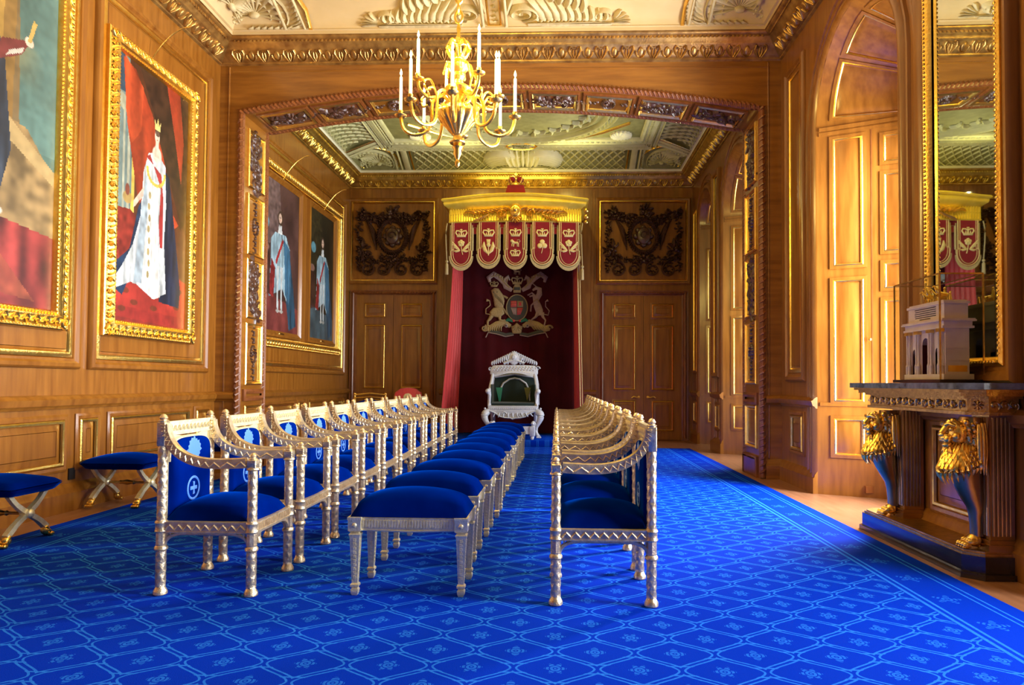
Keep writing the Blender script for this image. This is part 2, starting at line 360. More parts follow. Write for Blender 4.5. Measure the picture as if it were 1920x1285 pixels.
# ---- wall with arched openings (used for the right wall)
def arch_pts(c, hw, zs, n=14): return [(c + hw * cos(pi - pi * i / n), zs + hw * sin(pi - pi * i / n)) for i in range(n + 1)]
def wall_strip(mb, y0, y1, opens, top, h0=0.0):
    y = y0
    for (c, hw, zs) in opens:
        mb.plate(y, c - hw, 0, top, h0); P = arch_pts(c, hw, zs)
        for (p, q) in zip(P[:-1], P[1:]): mb.add([(p[0], p[1], h0), (q[0], q[1], h0), (q[0], top, h0), (p[0], top, h0)], [(0, 1, 2, 3)])
        y = c + hw
    mb.plate(y, y1, 0, top, h0)
OPEN = [(-.6, .91, 3.85), (2.85, .91, 3.85), (6.54, .91, 3.85), (10.70, .90, 3.90), (12.93, .57, 4.20)]
w = MB(mapR); g = MB(mapR)
wall_strip(w, YN, YB, OPEN, 6.2)
# panels on the piers
for r in ((7.85, 8.28, 1.29, 4.80),): panel_set(w, g, [r], True)
panel_set(w, g, [(7.86, 8.24, .40, .80), (11.82, 12.12, .40, .80), (13.72, 14.02, .40, .80), (13.72, 14.02, 1.4, 4.6)])
panel_set(w, g, [(4.36, 5.17, .28, .86)])
for a0, a1 in ((YN, -1.51), (.31, 1.94), (3.76, 5.63), (7.45, YA), (YA2, 9.80), (11.60, 12.36), (13.50, YB)):
    rail(w, a0, a1, .93, DADO); rail(w, a0, a1, 0, SKIRT)
# arch surrounds on the wall face
def jambline(c, hw, zs, e=0.0, n=16):
    return [(c - hw - e, 0.0)] + [(c + (hw + e) * cos(pi - pi * i / n), zs + (hw + e) * sin(pi - pi * i / n)) for i in range(n + 1)] + [(c + hw + e, 0.0)]
for (c, hw, zs) in OPEN:
    for e, ww, hh in ((.05, .05, .045), (.14, .025, .03), (.26, .02, .02)):
        w.stroke(jambline(c, hw, zs, e), [ww] * 19, hh)
struct(w.build('wall_right', OAK)); struct(g.build('trim_2', GOLD))
# ---- window niches: splayed jambs, soffit, panelled shutters, glass
def niche(idx, c, hw, zs, hw2, depth=.85, detail=True):
    n = 18; tw = (hw - hw2) / depth
    def prof(h, z, ang=None):      # half width at depth h
        return hw + (hw2 - hw) * h / depth
    segs = [('s', 0, zs, 1)] + [('a', 0, pi, 0)] + [('s', zs, 0, -1)]
    ts = [(-1, i * zs / 6) for i in range(6)] + [(0, pi * i / n) for i in range(n + 1)] + [(1, zs - (i + 1) * zs / 6) for i in range(6)]
    def pt(t, d, inn=0.0):        # far side first (t from far jamb over the arch to the near jamb), d = depth, inn = inward offset
        k = hw + (hw2 - hw) * d / depth - inn
        if t[0] == -1: return (XR + d, c + k, t[1])
        if t[0] == 1: return (XR + d, c - k, t[1])
        return (XR + d, c + k * cos(t[1]), zs + k * sin(t[1]))
    mb = MB(); D = [0, depth]
    vs = [pt(t, d) for d in D for t in ts]; m_ = len(ts)
    mb.add(vs, [(i, i + 1, m_ + i + 1, m_ + i) for i in range(m_ - 1)])
    g = MB()
    def pan(t0, t1, d0, d1, side, arc=False, gold=True):
        # panel on a jamb (side -1 far, 1 near) or on the soffit
        def q(s, d, inn):
            return pt((0, s), d, inn) if arc else pt((side, s), d, inn)
        nn = 8 if arc else 1
        def ring(e, inn):
            es = e / hw if arc else e
            lo, hi = t0 + es, t1 - es
            A = [q(lo + (hi - lo) * i / nn, d0 + e, inn) for i in range(nn + 1)]; B = [q(hi - (hi - lo) * i / nn, d1 - e, inn) for i in range(nn + 1)]
            return A + B
        def sweep(tgt, profile, fill):
            R = [ring(e, i) for e, i in profile]; k = len(R[0]); vs = [p for r in R for p in r]
            f = [(a * k + j, a * k + (j + 1) % k, (a + 1) * k + (j + 1) % k, (a + 1) * k + j) for a in range(len(R) - 1) for j in range(k)]
            if fill:
                b0 = (len(R) - 1) * k
                f += [(b0 + j, b0 + j + 1, b0 + k - 2 - j, b0 + k - 1 - j) for j in range(nn)]
            tgt.add(vs, f)
        sweep(mb, [(-.03, 0), (-.03, .012), (0, .016), (.004, .0)], False)
        sweep(g, [(0, 0), (0, .014), (.010, .020), (.020, .014), (.022, 0)], False)
        sweep(mb, [(.03, 0), (.07, .016)], True)
    far_lo = [(.42, .80), (.98, 2.25), (2.40, 3.75)]
    for side in ((-1, 1) if detail else (-1,)):
        for (z0, z1) in far_lo:
            z0, z1 = (z0, z1)
            if side == -1: pan(z0, z1, .14, .40, -1)
            else: pan(z0, z1, .14, .40, 1); pan(z0, z1, .56, .80, 1)
        if side == -1:
            for (z0, z1) in ((.42, .80), (1.10, 2.02), (2.14, 2.40), (2.52, 3.32), (3.44, 3.72)): pan(z0, z1, .57, .80, -1)
    for (a0, a1) in ((.15, .82), (.92, 1.50), (1.62, 2.2), (2.3, 2.95)):
        pan(a0, a1, .14, .78, 0, True)
    # impost band and sill band, leaf joint
    for z, hh in ((zs + .02, .02), (zs - .05, .012), (.93, .012)):
        for sgn in (-1, 1):
            A = [pt((sgn, min(z, zs)), d, inn) for d in (0.02, depth - .02) for inn in (0, hh)]
            B = [(p[0], p[1], p[2] + .035) for p in A]
            mb.add(A + B, [(0, 1, 3, 2), (4, 5, 7, 6), (0, 1, 5, 4), (2, 3, 7, 6), (1, 3, 7, 5), (0, 2, 6, 4)])
    dk = MB()
    for sgn in (-1, 1):
        A = [pt((sgn, z), d, i) for z in (.95, zs - .02) for d in (.470, .480) for i in (0, .003)]
        dk.add(A, [(0, 2, 3, 1), (4, 5, 7, 6), (0, 1, 5, 4), (2, 6, 7, 3), (1, 3, 7, 5), (0, 4, 6, 2)])
        A = [pt((sgn, z), d, i) for z in (.925, .935) for d in (.02, depth - .02) for i in (0, .004)]
        dk.add(A, [(0, 2, 3, 1), (4, 5, 7, 6), (0, 1, 5, 4), (2, 6, 7, 3), (1, 3, 7, 5), (0, 4, 6, 2)])
    q = pt((-1, .10), .42, .0); dk.box(q[0] - .02, q[0] + .06, q[1] - .03, q[1] + .02, .05, .12)
    struct(mb.build('trim_%d' % (10 + idx * 3), OAK)); struct(g.build('trim_%d' % (11 + idx * 3), GOLD)); struct(dk.build('trim_%d' % (12 + idx * 3), OAKD, smooth=0))
    # window: frame, bars, pane
    x = XR + depth; fr = MB()
    loop = [(x, c + hw2, 0.5)] + [(x, c + hw2 * cos(pi * i / 12), zs + hw2 * sin(pi * i / 12)) for i in range(13)] + [(x, c - hw2, 0.5)]
    fr.tube(loop, .04, 6, up=(1, 0, 0)); fr.box(x - .04, x + .04, c - hw2, c + hw2, 0, .55)
    for k in (-1, 0, 1): fr.box(x - .015, x + .015, c + k * hw2 / 2 - .015, c + k * hw2 / 2 + .015, .5, zs + .2)
    for z in np.arange(1.1, zs, .6): fr.box(x - .015, x + .015, c - hw2, c + hw2, z - .015, z + .015)
    wo = struct(fr.build('window_%d' % (idx + 1), CREAM))
    P = [(x + .05, c - hw2, 0.5)] + [(x + .05, c - hw2 * cos(pi * i / 12), zs + hw2 * sin(pi * i / 12)) for i in range(13)] + [(x + .05, c + hw2, .5)]
    gl = MB(); gl.add(P + [(p[0] + .006, p[1], p[2]) for p in P], [tuple(range(len(P))), tuple(range(2 * len(P) - 1, len(P) - 1, -1))])
    gl.build('pane', GLASS, wo, smooth=0)
for i, (c, hw, zs) in enumerate(OPEN): niche(i, c, hw, zs, hw * .55, .85)
# little knob on the shutter of the near window
struct(MB().ball((3.20, 7.195, 1.62), .018).build('trim_40', GOLD))

# ---- wall at the back
w = MB(); w.box(XL - .2, 3.7, YB, YB + .2, 0, 6.2); w.T = mapB
g = MB(mapB)
for (a0, a1, b0, b1) in ((-4.28, -2.54, 3.25, 4.90), (.86, 2.65, 3.25, 4.90)):
    w.mould(a0 - .07, a1 + .07, b0 - .07, b1 + .07, [(0, 0), (0, .03), (.03, .05), (.06, .04), (.07, .02)])
    g.mould(a0, a1, b0, b1, [(0, 0), (0, .05), (.018, .055), (.035, .03), (.04, .006)])
w.box  # (walls between the doors are plain oak)
for a0, a1 in ((-4.31, -4.22), (-2.42, -1.9), (.35, .80), (2.72, 2.76)): rail(w, a0, a1, .93, DADO); rail(w, a0, a1, 0, SKIRT)
for a in (-2.36, -2.30, .70, .76): w.stroke([(a, .25), (a, 5.15)], [.012, .012], .012)
struct(w.build('wall_back', OAK)); struct(g.build('trim_3', GOLD))

# ---- dividing wall with the wide segmental arch
AX0, AX1, ACX = -4.0, 2.5, -.75
AZS, AZT = 4.555, 4.86
def az(x):   # intrados height
    q = (x - ACX) / ((AX1 - AX0) / 2); return AZT - (AZT - AZS) * q * q
w = MB(); N_ = 26; xs = [AX0 + (AX1 - AX0) * i / N_ for i in range(N_ + 1)]
for Y in (YA, YA2):
    w.add([(XL, Y, 0), (AX0, Y, 0), (AX0, Y, 6.2), (XL, Y, 6.2)], [(0, 1, 2, 3)]); w.add([(AX1, Y, 0), (XR, Y, 0), (XR, Y, 6.2), (AX1, Y, 6.2)], [(0, 1, 2, 3)])
    for p, q in zip(xs[:-1], xs[1:]): w.add([(p, Y, az(p)), (q, Y, az(q)), (q, Y, 6.2), (p, Y, 6.2)], [(0, 1, 2, 3)])
w.add([(AX0, YA, 0), (AX0, YA2, 0), (AX0, YA2, AZS), (AX0, YA, AZS)], [(0, 1, 2, 3)])
w.add([(AX1, YA, 0), (AX1, YA2, 0), (AX1, YA2, AZS), (AX1, YA, AZS)], [(0, 1, 2, 3)])
for p, q in zip(xs[:-1], xs[1:]): w.add([(p, YA, az(p)), (q, YA, az(q)), (q, YA2, az(q)), (p, YA2, az(p))], [(0, 1, 2, 3)])
w.T = mapA
for a0, a1 in ((XL, AX0 - .05), (AX1 + .05, XR)): rail(w, a0, a1, .93, DADO); rail(w, a0, a1, 0, SKIRT)
w.stroke([(-4.19, .25), (-4.19, 5.15)], [.012, .012], .014); w.stroke([(2.60, .25), (2.60, 5.15)], [.012, .012], .014)
w.stroke([(-4.15, 5.10), (2.62, 5.10)], [.01, .01], .01)
struct(w.build('wall_middle', OAKH))
# leaf-carved bands on both edges of the arch
w = MB()
def archloop(z0=0.0, off=0.0):
    L_ = [(AX0 + off, z0 + i * .16) for i in range(int((AZS - z0) / .16))]
    L_ += [(x, az(x) - off) for x in np.linspace(AX0 + off, AX1 - off, 60)]
    R_ = [(AX1 - off, z0 + i * .16) for i in range(int((AZS - z0) / .16))]
    return L_ + R_[::-1]
for Y, sg in ((YA - .01, 1), (YA2 - .02, 1)):
    P = archloop(.02, -.015)
    w.tube([(p[0], Y, p[1]) for p in P], .042, 8, up=(0, 1, 0))
    for i in range(len(P) - 1):      # twisted leaves
        for k in range(2):
            q = (i * 2 + k) / 2; i0 = min(int(q), len(P) - 2); fr = q - i0
            p = (P[i0][0] * (1 - fr) + P[i0 + 1][0] * fr, P[i0][1] * (1 - fr) + P[i0 + 1][1] * fr)
            d = norm((P[i0 + 1][0] - P[i0][0], P[i0 + 1][1] - P[i0][1], 0)); nn = (-d[1], d[0])
            w.tube([(p[0] - d[0] * .03 + nn[0] * .04, Y - .02, p[1] - d[1] * .03 + nn[1] * .04), (p[0], Y - .05, p[1]), (p[0] + d[0] * .03 - nn[0] * .04, Y - .02, p[1] + d[1] * .03 - nn[1] * .04)], [.010, .018, .010], 5, up=(0, 1, 0))
struct(w.build('trim_4', OAKD))
# panels inside the arch: gold frames, carved fillings
wd = MB(); g = MB(); cv = MB(); pl = MB()
def carved_fill(mb, a0, a1, b0, b1, h, seed=0, dens=1.0):
    R_ = random.Random(seed); la, lb = a1 - a0, b1 - b0; big = max(la, lb); wdt = min(la, lb)
    n = int(14 * dens * big / wdt)
    for i in range(n):
        t = (i + .5) / n; a = a0 + la * (t if la > lb else .5 + R_.uniform(-.25, .25)); b = b0 + lb * (t if lb >= la else .5 + R_.uniform(-.25, .25))
        for k in range(2): mb.leaf(a, b, R_.uniform(0, 2 * pi), wdt * R_.uniform(.3, .5), wdt * R_.uniform(.06, .12), h * R_.uniform(.5, 1), R_.uniform(-1.5, 1.5), 5)
        if i % 3 == 0: mb.spiral(a, b, wdt * .2, 1.1, wdt * .06, h, R_.uniform(0, 6), R_.choice((-1, 1)), 10)
        if i % 2 == 0: mb.dot(a, b, wdt * R_.uniform(.06, .12), h)
def medallion(mb, ca, cb, wdt, h, vert):
    for i in range(14):
        t = 2 * pi * i / 14; mb.leaf(ca + wdt * .30 * cos(t), cb + wdt * .45 * sin(t), t + 1.9, wdt * .2, wdt * .05, h, .5, 5)
    mb.spiral(ca, cb, wdt * .16, 1.2, wdt * .05, h * .7); s_ = 1
    for sg in (-1, 1):
        for k in range(5):
            da, db = (0, sg * wdt * (.6 + .18 * k)) if vert else (sg * wdt * (.6 + .18 * k), 0)
            mb.dot(ca + da, cb + db, wdt * .07 * (1.2 - .15 * k), h); mb.leaf(ca + da, cb + db, (pi / 2 if vert else 0) + (k % 2 - .5) * 2, wdt * .22, wdt * .05, h * .7, .8, 5)
jz = [(4.42, 3.66, 1), (3.585, 2.79, 0), (2.74, 1.965, 1), (1.905, 1.105, 0), (.84, .30, 2)]
for side, mp, ya, yb in ((0, lambda a, b, h: (AX0 + h, a, b), YA + .13, YA2 - .13), (1, lambda a, b, h: (AX1 - h, a, b), YA + .13, YA2 - .13)):
    for mb in (wd, g, cv, pl): mb.T = mp
    for k, (zt, zb, kind) in enumerate(jz):
        zt += (.05 if side else 0) ; zb += (.05 if side else 0)
        g.mould(ya, yb, zb, zt, [(0, 0), (0, .018), (.015, .03), (.035, .012), (.037, 0)]); g.mould(ya + .05, yb - .05, zb + .05, zt - .05, [(0, 0), (0, .010), (.010, .012), (.014, 0)])
        if kind == 1: carved_fill(cv, ya + .05, yb - .05, zb + .05, zt - .05, .035, k + 10 * side)
        elif kind == 0: medallion(cv, (ya + yb) / 2, (zb + zt) / 2, .26, .03, True)
    wd.plate(ya - .06, yb + .06, 0, .22, .04); wd.mould(ya - .06, yb + .06, 0, .26, [(0, 0), (0, .04), (.02, .05)])
    wd.mould(ya - .05, yb + .05, .90, 1.05, [(0, 0), (.0, .03), (.03, .045), (.06, .03)])
kinds = [1, 1, 0, 1, 0, 1, 0, 1, 1]
bx = [AX0 + .10 + (AX1 - AX0 - .20) * i / 9 for i in range(10)]
for k in range(9):
    def mp(a, b, h): return (a, b, az(a) - h)
    for mb in (wd, g, cv, pl): mb.T = mp
    a0, a1 = bx[k] + .06, bx[k + 1] - .06; ya, yb = YA + .12, YA2 - .14
    g.mould(a0, a1, ya, yb, [(0, 0), (0, .02), (.02, .035), (.045, .012), (.047, 0)])
    wd.mould(a0 - .04, a1 + .04, ya - .04, yb + .04, [(0, 0), (0, .02), (.03, .025), (.038, 0)])
    if kinds[k]: wd.plate(a0 + .05, a1 - .05, ya + .05, yb - .05, .004); carved_fill(cv, a0 + .07, a1 - .07, ya + .07, yb - .07, .05, 50 + k)
    else: medallion(cv, (a0 + a1) / 2, (ya + yb) / 2, .30, .03, False)
struct(wd.build('trim_5', OAKD)); struct(g.build('trim_6', GOLD)); struct(cv.build('trim_7', CARV, smooth=60))

# ---- doors in the back wall
def double_door(idx, x0, x1, ztop, label):
    fr = MB(mapB); c = (x0 + x1) / 2
    prof = [(-.0, 0), (-.0, .05), (.03, .08), (.09, .085), (.12, .05), (.14, .03)]
    # frame on three sides
    for (p, q) in (((x0, 0), (x0, ztop)), ((x1, 0), (x1, ztop))):
        s_ = -1 if p[0] == x0 else 1
        fr.add([(p[0] + s_ * .0, z, h) for z in (0, ztop) for h in (0, .03)] + [(p[0] + s_ * .14, z, h) for z in (0, ztop + .10) for h in (0, .05)], [(0, 2, 3, 1), (1, 3, 7, 5), (5, 7, 6, 4), (3, 2, 6, 7)])
        fr.stroke([(p[0] + s_ * .07, z) for z in np.linspace(.05, ztop + .06, 40)], [.035] * 40, .055, .03)
        for z in np.arange(.08, ztop, .055): fr.leaf(p[0] + s_ * .07 - .025, z, .9, .07, .012, .03, .1, 4) ; 
    fr.add([(x, z, h) for x in (x0 - .14, x1 + .14) for (z, h) in ((ztop, 0), (ztop, .03), (ztop + .10, .05), (ztop + .10, 0))], [(0, 1, 5, 4), (1, 2, 6, 5), (2, 3, 7, 6)])
    fr.stroke([(x, ztop + .05) for x in np.linspace(x0 - .1, x1 + .1, 50)], [.035] * 50, .055, .03)
    for x in np.arange(x0 - .1, x1 + .1, .055): fr.leaf(x, ztop + .03, .6, .06, .012, .10, .1, 4)
    d = struct(fr.build('door_%d' % idx, OAKD))
    for s_, (a0, a1) in enumerate(((x0, c - .004), (c + .004, x1))):
        lf = MB(mapB); lf.add([(a0, .02, 0), (a1, .02, 0), (a1, ztop, 0), (a0, ztop, 0), (a0, .02, .03), (a1, .02, .03), (a1, ztop, .03), (a0, ztop, .03)], [(4, 5, 6, 7), (0, 1, 5, 4), (1, 2, 6, 5), (2, 3, 7, 6), (3, 0, 4, 7)])
        gd = MB(mapB)
        for (b0, b1) in ((ztop - .45, ztop - .18), (1.03, ztop - .62), (.20, .80)):
            e0, e1 = a0 + .17, a1 - .17
            gd.mould(e0, e1, b0, b1, [(0, .03), (0, .042), (.012, .05), (.022, .042), (.026, .03)])
            lf.mould(e0 - .03, e1 + .03, b0 - .03, b1 + .03, [(0, .03), (0, .04), (.02, .045), (.028, .03)]); lf.raised(e0 + .04, e1 - .04, b0 + .04, b1 - .04, .04, .012, .03)
        L_ = lf.build('door_leaf', OAK, d); gd.build('gold_panel_moulding', GOLD, d)
        if idx == 2:
            hx = c + (.09 if s_ else -.09); hb = MB(mapB); hb.dot(hx, .88, .028, .012, .03); hd = 1 if s_ else -1
            hb.T = None; Yh = YB - .09
            hb.tube([(hx, YB - .03, .88), (hx, Yh, .88)], .010, 6); hb.tube(smoothpath([(hx, Yh, .88), (hx + hd * .05, Yh - .01, .875), (hx + hd * .11, Yh, .89), (hx + hd * .15, Yh, .86)], 4), [.012] * 12 + [.016], 6)
            hb.build('door_handle', GOLD, d)
double_door(1, -4.14, -2.62, 2.95, '')
double_door(2, .99, 2.53, 2.95, '')

# ---- carved limewood panels over the doors (things that hang on the wall)
def big_carving(x0, x1, z0, z1, seed, label):
    R_ = random.Random(seed); t = thing('carved_panel', ((x0 + x1) / 2, YB - .02, z0), label, 'wood carving', 'carved panels over the doors')
    mb = MB(lambda a, b, h: (a, -h * 1.2, b)); hw = (x1 - x0) / 2; H_ = z1 - z0
    def clump(a, b, r, n=7, h=.09):
        for i in range(n):
            q = R_.uniform(0, 2 * pi); rr = r * R_.uniform(0, .7)
            mb.leaf(a + rr * cos(q), b + rr * sin(q), q + R_.uniform(-.8, .8), r * R_.uniform(.7, 1.2), r * R_.uniform(.16, .3), h * R_.uniform(.5, 1), R_.uniform(-1, 1), 5)
        for i in range(n // 2): mb.dot(a + R_.uniform(-.6, .6) * r, b + R_.uniform(-.6, .6) * r, r * R_.uniform(.18, .32), h * R_.uniform(.8, 1.1))
    # oval wreath with shield
    cz = H_ * .56
    for i in range(44):
        q = 2 * pi * i / 44; mb.leaf(.30 * cos(q), cz + .36 * sin(q), q + 1.9, .13, .028, .08, .5, 5)
        mb.leaf(.27 * cos(q), cz + .33 * sin(q), q + 1.2, .10, .02, .10, -.3, 4)
    for k in range(8):
        q = 2 * pi * k / 8; mb.dot(.15 * cos(q), cz + .17 * sin(q), .065, .06)
    mb.poly([(.15 * cos(2 * pi * k / 16), cz + .19 * sin(2 * pi * k / 16)) for k in range(16)], .09)
    mb.spiral(0, cz, .09, 1.3, .02, .12)
    # plumes at the sides of the wreath
    for sg in (-1, 1):
        for k in range(7): mb.leaf(sg * .34, cz - .28 + .05 * k, pi / 2 - sg * (.2 + .05 * k), .42, .035, .07, -sg * (.15), 7)
        clump(sg * .62, H_ * .38, .13, 9); clump(sg * .55, H_ * .30, .11, 7); mb.leaf(sg * .62, H_ * .40, pi / 2, .22, .05, .09, 0, 6)
        # side drops
        for k in range(11): clump(sg * (hw - .13 - .02 * sin(k * 1.7)), H_ * (.12 + .075 * k), .075 if k % 2 else .05, 6, .08)
        # swags
        for k in range(8):
            q = k / 7; clump(sg * (.08 + (hw - .28) * q), H_ * .83 - .10 * sin(pi * min(q * 1.1, 1)) - .02 + .09 * q, .105, 7)
        for (ca, rr) in ((.19, .15), (.52, .155)):
            mb.spiral(sg * ca, .20, rr, 1.6, .026, .08, pi / 2, sg, 24, .2)
            for k in range(7): q = 2 * pi * k / 7; mb.leaf(sg * ca + .05 * cos(q), .20 + .05 * sin(q), q, .06, .02, .06, .4, 4)
        for k in range(6): clump(sg * (.12 + .1 * k), .40 + .03 * sin(k * 2), .07, 6, .08)
    clump(0, .40, .12, 10); clump(0, H_ * .86, .15, 10)
    mb.build('carving', CARV, t, smooth=60)
big_carving(-4.24, -2.58, 3.29, 4.86, 3, 'dark limewood carving of garlands and a flower medallion, over the left far door')
big_carving(.90, 2.61, 3.29, 4.86, 5, 'dark limewood carving of garlands round an oval shield, over the right far door')

# ---- cornices, coves, ceilings
def room_map(x0, x1, y0, y1, side):
    return {'B': lambda a, o, z: (a, y1 - o, z), 'L': lambda a, o, z: (x0 + o, a, z), 'R': lambda a, o, z: (x1 - o, a, z), 'F': lambda a, o, z: (a, y0 + o, z)}[side]
CP = [(0, 5.17), (.025, 5.185), (.03, 5.20), (.045, 5.205), (.07, 5.235), (.125, 5.30), (.15, 5.315), (.16, 5.335), (.185, 5.36), (.205, 5.385), (.235, 5.39), (.26, 5.41), (.265, 5.425), (.28, 5.43), (.28, 5.47), (.31, 5.475)]
def cove(s): return (.30 + .58 * (1 - cos(s * pi / 2)), 5.47 + .24 * sin(s * pi / 2))
def cornice(x0, x1, y0, y1, sides, tid, matl, cmat):
    mb = MB(); orn = MB(); fas = MB()
    for sd in sides:
        M_ = room_map(x0, x1, y0, y1, sd); A0, A1 = (x0, x1) if sd in 'BF' else (y0, y1)
        def ends(o):
            lo = A0 + (o if (sd in 'BF' or ('F' in sides)) else 0); hi = A1 - o
            return lo, hi
        def sweep(tgt, prof):
            vs = []
            for (o, z) in prof:
                lo, hi = ends(o); vs += [M_(lo, o, z), M_(hi, o, z)]
            tgt.add(vs, [(2 * i, 2 * i + 1, 2 * i + 3, 2 * i + 2) for i in range(len(prof) - 1)])
        sweep(mb, CP[:14]); sweep(fas, CP[13:])
        # egg and leaf ornament band on the sloping face
        def om(a, b, h):
            o, z = .055 + b * .085, 5.215 + b * .10; q = h * .72
            return M_(a, o + q * .85, z - q * .6)
        orn.T = om; n = int((A1 - A0 - .3) / .165)
        for i in range(n):
            a = A0 + .2 + (A1 - A0 - .4) * (i + .5) / n
            if i % 2:
                orn.poly([(a + .035 * cos(2 * pi * k / 8), .45 + .45 * sin(2 * pi * k / 8)) for k in range(8)], .030, 0, .4)
                orn.stroke([(a + .06 * cos(t), .5 + .6 * sin(t)) for t in np.linspace(pi * 1.0, pi * 2.0, 8)], [.012] * 8, .035)
            else:
                for sg in (-1, 1):
                    orn.stroke([(a + sg * .02, -.15), (a + sg * .05, .2), (a + sg * .075, .6), (a + sg * .06, .95), (a + sg * .035, .8), (a + sg * .04, .6)], [.010, .016, .016, .014, .01, .006], .04)
                    orn.stroke([(a, -.1), (a + sg * .02, .3), (a + sg * .015, .7)], [.012, .014, .008], .035)
                orn.dot(a, .85, .018, .03)
        orn.T = lambda a, b, h: M_(a, .215 + b * .0 + h * .5, 5.385 + b - h)
        for a in np.arange(A0 + .28, A1 - .28, .05): orn.poly([(a - .016, 0), (a + .016, 0), (a + .016, .035), (a - .016, .035)], .03, 0, .3)
    struct(mb.build('trim_%d' % tid, matl)); struct(orn.build('trim_%d' % (tid + 1), matl, smooth=60)); struct(fas.build('trim_%d' % (tid + 2), cmat))
GCORN = mat('gilded_oak_cornice', (0.30, 0.15, 0.04), 0.32, 0.75, col2=(0.60, 0.36, 0.10), nscale=9, bump=0.2, bscale=60)
GCORN2 = mat('gilded_cornice', (0.55, 0.36, 0.07), 0.30, 0.9, col2=(0.85, 0.62, 0.14), nscale=9, bump=0.2, bscale=60)
cornice(XL, XR, YN, YA, 'BLR', 50, GCORN, CREAM)
cornice(XL, XR, YA2, YB, 'BLRF', 54, GCORN2, GREENL)
def ceiling_room(x0, x1, y0, y1, sides, name, matc, flatmat):
    mb = MB(); fl = MB(); K = 8; oF = cove(1)[0]
    for sd in sides:
        M_ = room_map(x0, x1, y0, y1, sd); A0, A1 = (x0, x1) if sd in 'BF' else (y0, y1); vs = []
        for i in range(K + 1):
            o, z = cove(i / K); lo = A0 + (o if (sd in 'BF' or 'F' in sides) else 0); vs += [M_(lo, o, z), M_(A1 - o, o, z)]
        mb.add(vs, [(2 * i, 2 * i + 1, 2 * i + 3, 2 * i + 2) for i in range(K)])
    y00 = y0 + (oF if 'F' in sides else 0)
    mb.add([(x0 + oF, y00, 5.71), (x1 - oF, y00, 5.71), (x1 - oF, y1 - oF, 5.71), (x0 + oF, y1 - oF, 5.71)], [(0, 1, 2, 3)])
    # solid slab above
    mb.box(x0 - .1, x1 + .1, y0, y1, 5.95, 6.1)
    o = mb.build(name, matc); struct(o); return o
ceiling_room(XL, XR, YN, YA, 'BLR', 'ceiling', CREAM, CREAM)
ceiling_room(XL, XR, YA2, YB, 'BLRF', 'ceiling_far', GREEND, GREEN)
def cove_map(x0, x1, y0, y1, sd):
    M_ = room_map(x0, x1, y0, y1, sd)
    def f(a, s, h):
        if s <= 1:
            o, z = cove(max(s, 0)); t = max(s, 0) * pi / 2; no, nz = cos(t) * 1, -sin(t)
            no, nz = .38 * cos(t) / sqrt((.38 * cos(t)) ** 2 + (.92 * sin(t)) ** 2 + 1e-9), -.92 * sin(t) / sqrt((.38 * cos(t)) ** 2 + (.92 * sin(t)) ** 2 + 1e-9)
        else: o, z = .88 + (s - 1) * .62, 5.71; no, nz = 0, -1
        return M_(a, o + no * h, z + nz * h)
    return f
def shell(mb, a, s, r, dirn, h=.06, ks=1.0):   # scallop in the corner of a cove, opening towards dirn
    for i in range(13):
        q = dirn + (i - 6) * .30; w_ = r * .10
        mb.stroke([(a + r * t * cos(q), s + ks * r * t * sin(q)) for t in (.12, .3, .5, .7, .88, 1.0)], [w_ * .3, w_ * .5, w_ * .8, w_ * 1.05, w_ * 1.15, w_ * .5], h)
    for k in (.55, .85, 1.12):
        mb.stroke([(a + r * k * cos(dirn + t), s + ks * r * k * sin(dirn + t)) for t in np.linspace(-2, 2, 18)], [r * .03] * 18, h * .8)
    mb.dot(a, s, r * .2, h * 1.5)
# near room cove: corner shells, gold lines, scrolled acanthus
orn = MB(); gl = MB()
T = cove_map(XL, XR, YN, YA, 'B'); orn.T = T; gl.T = T
for sg, ax in ((1, XL), (-1, XR)):
    shell(orn, ax + sg * .62, .42, .36, pi / 2 if sg > 0 else pi / 2, .05, 1.6)
    for k in range(7): orn.leaf(ax + sg * (.50 + .08 * k), .02, pi / 2 - sg * 1.0, .16, .03, .05, sg * .8, 6)
    for k in range(9): orn.stroke([(ax + sg * (1.02 + .015 * k), .02 + .11 * k), (ax + sg * (1.10 + .01 * k), .07 + .11 * k), (ax + sg * (1.16), .17 + .11 * k)], [.02, .035, .015], .05)
    orn.stroke([(ax + sg * .96, .0), (ax + sg * .98, 1.2)], [.02, .02], .04); orn.stroke([(ax + sg * 1.2, .0), (ax + sg * 1.2, 1.2)], [.015, .015], .04)
    gl.stroke([(ax + sg * 1.27, 0), (ax + sg * 1.265, .5), (ax + sg * 1.22, 1.2)], [.022] * 3, .05)
    for k in range(12): orn.dot(ax + sg * 1.235, .03 + .08 * k, .012, .03)
cx = -.775
for dx in (-.14, .14): orn.stroke([(cx + dx, 0), (cx + dx, 1.3)], [.02, .02], .05)
gl.mould(cx - .085, cx + .085, .06, 1.2, [(0, 0), (0, .02), (.012, .03), (.024, .012), (.026, 0)])
for k in range(8): orn.dot(cx, .2 + .11 * k, .022, .04); orn.leaf(cx, .2 + .11 * k, (k % 2) * pi, .04, .012, .03, .3, 4)
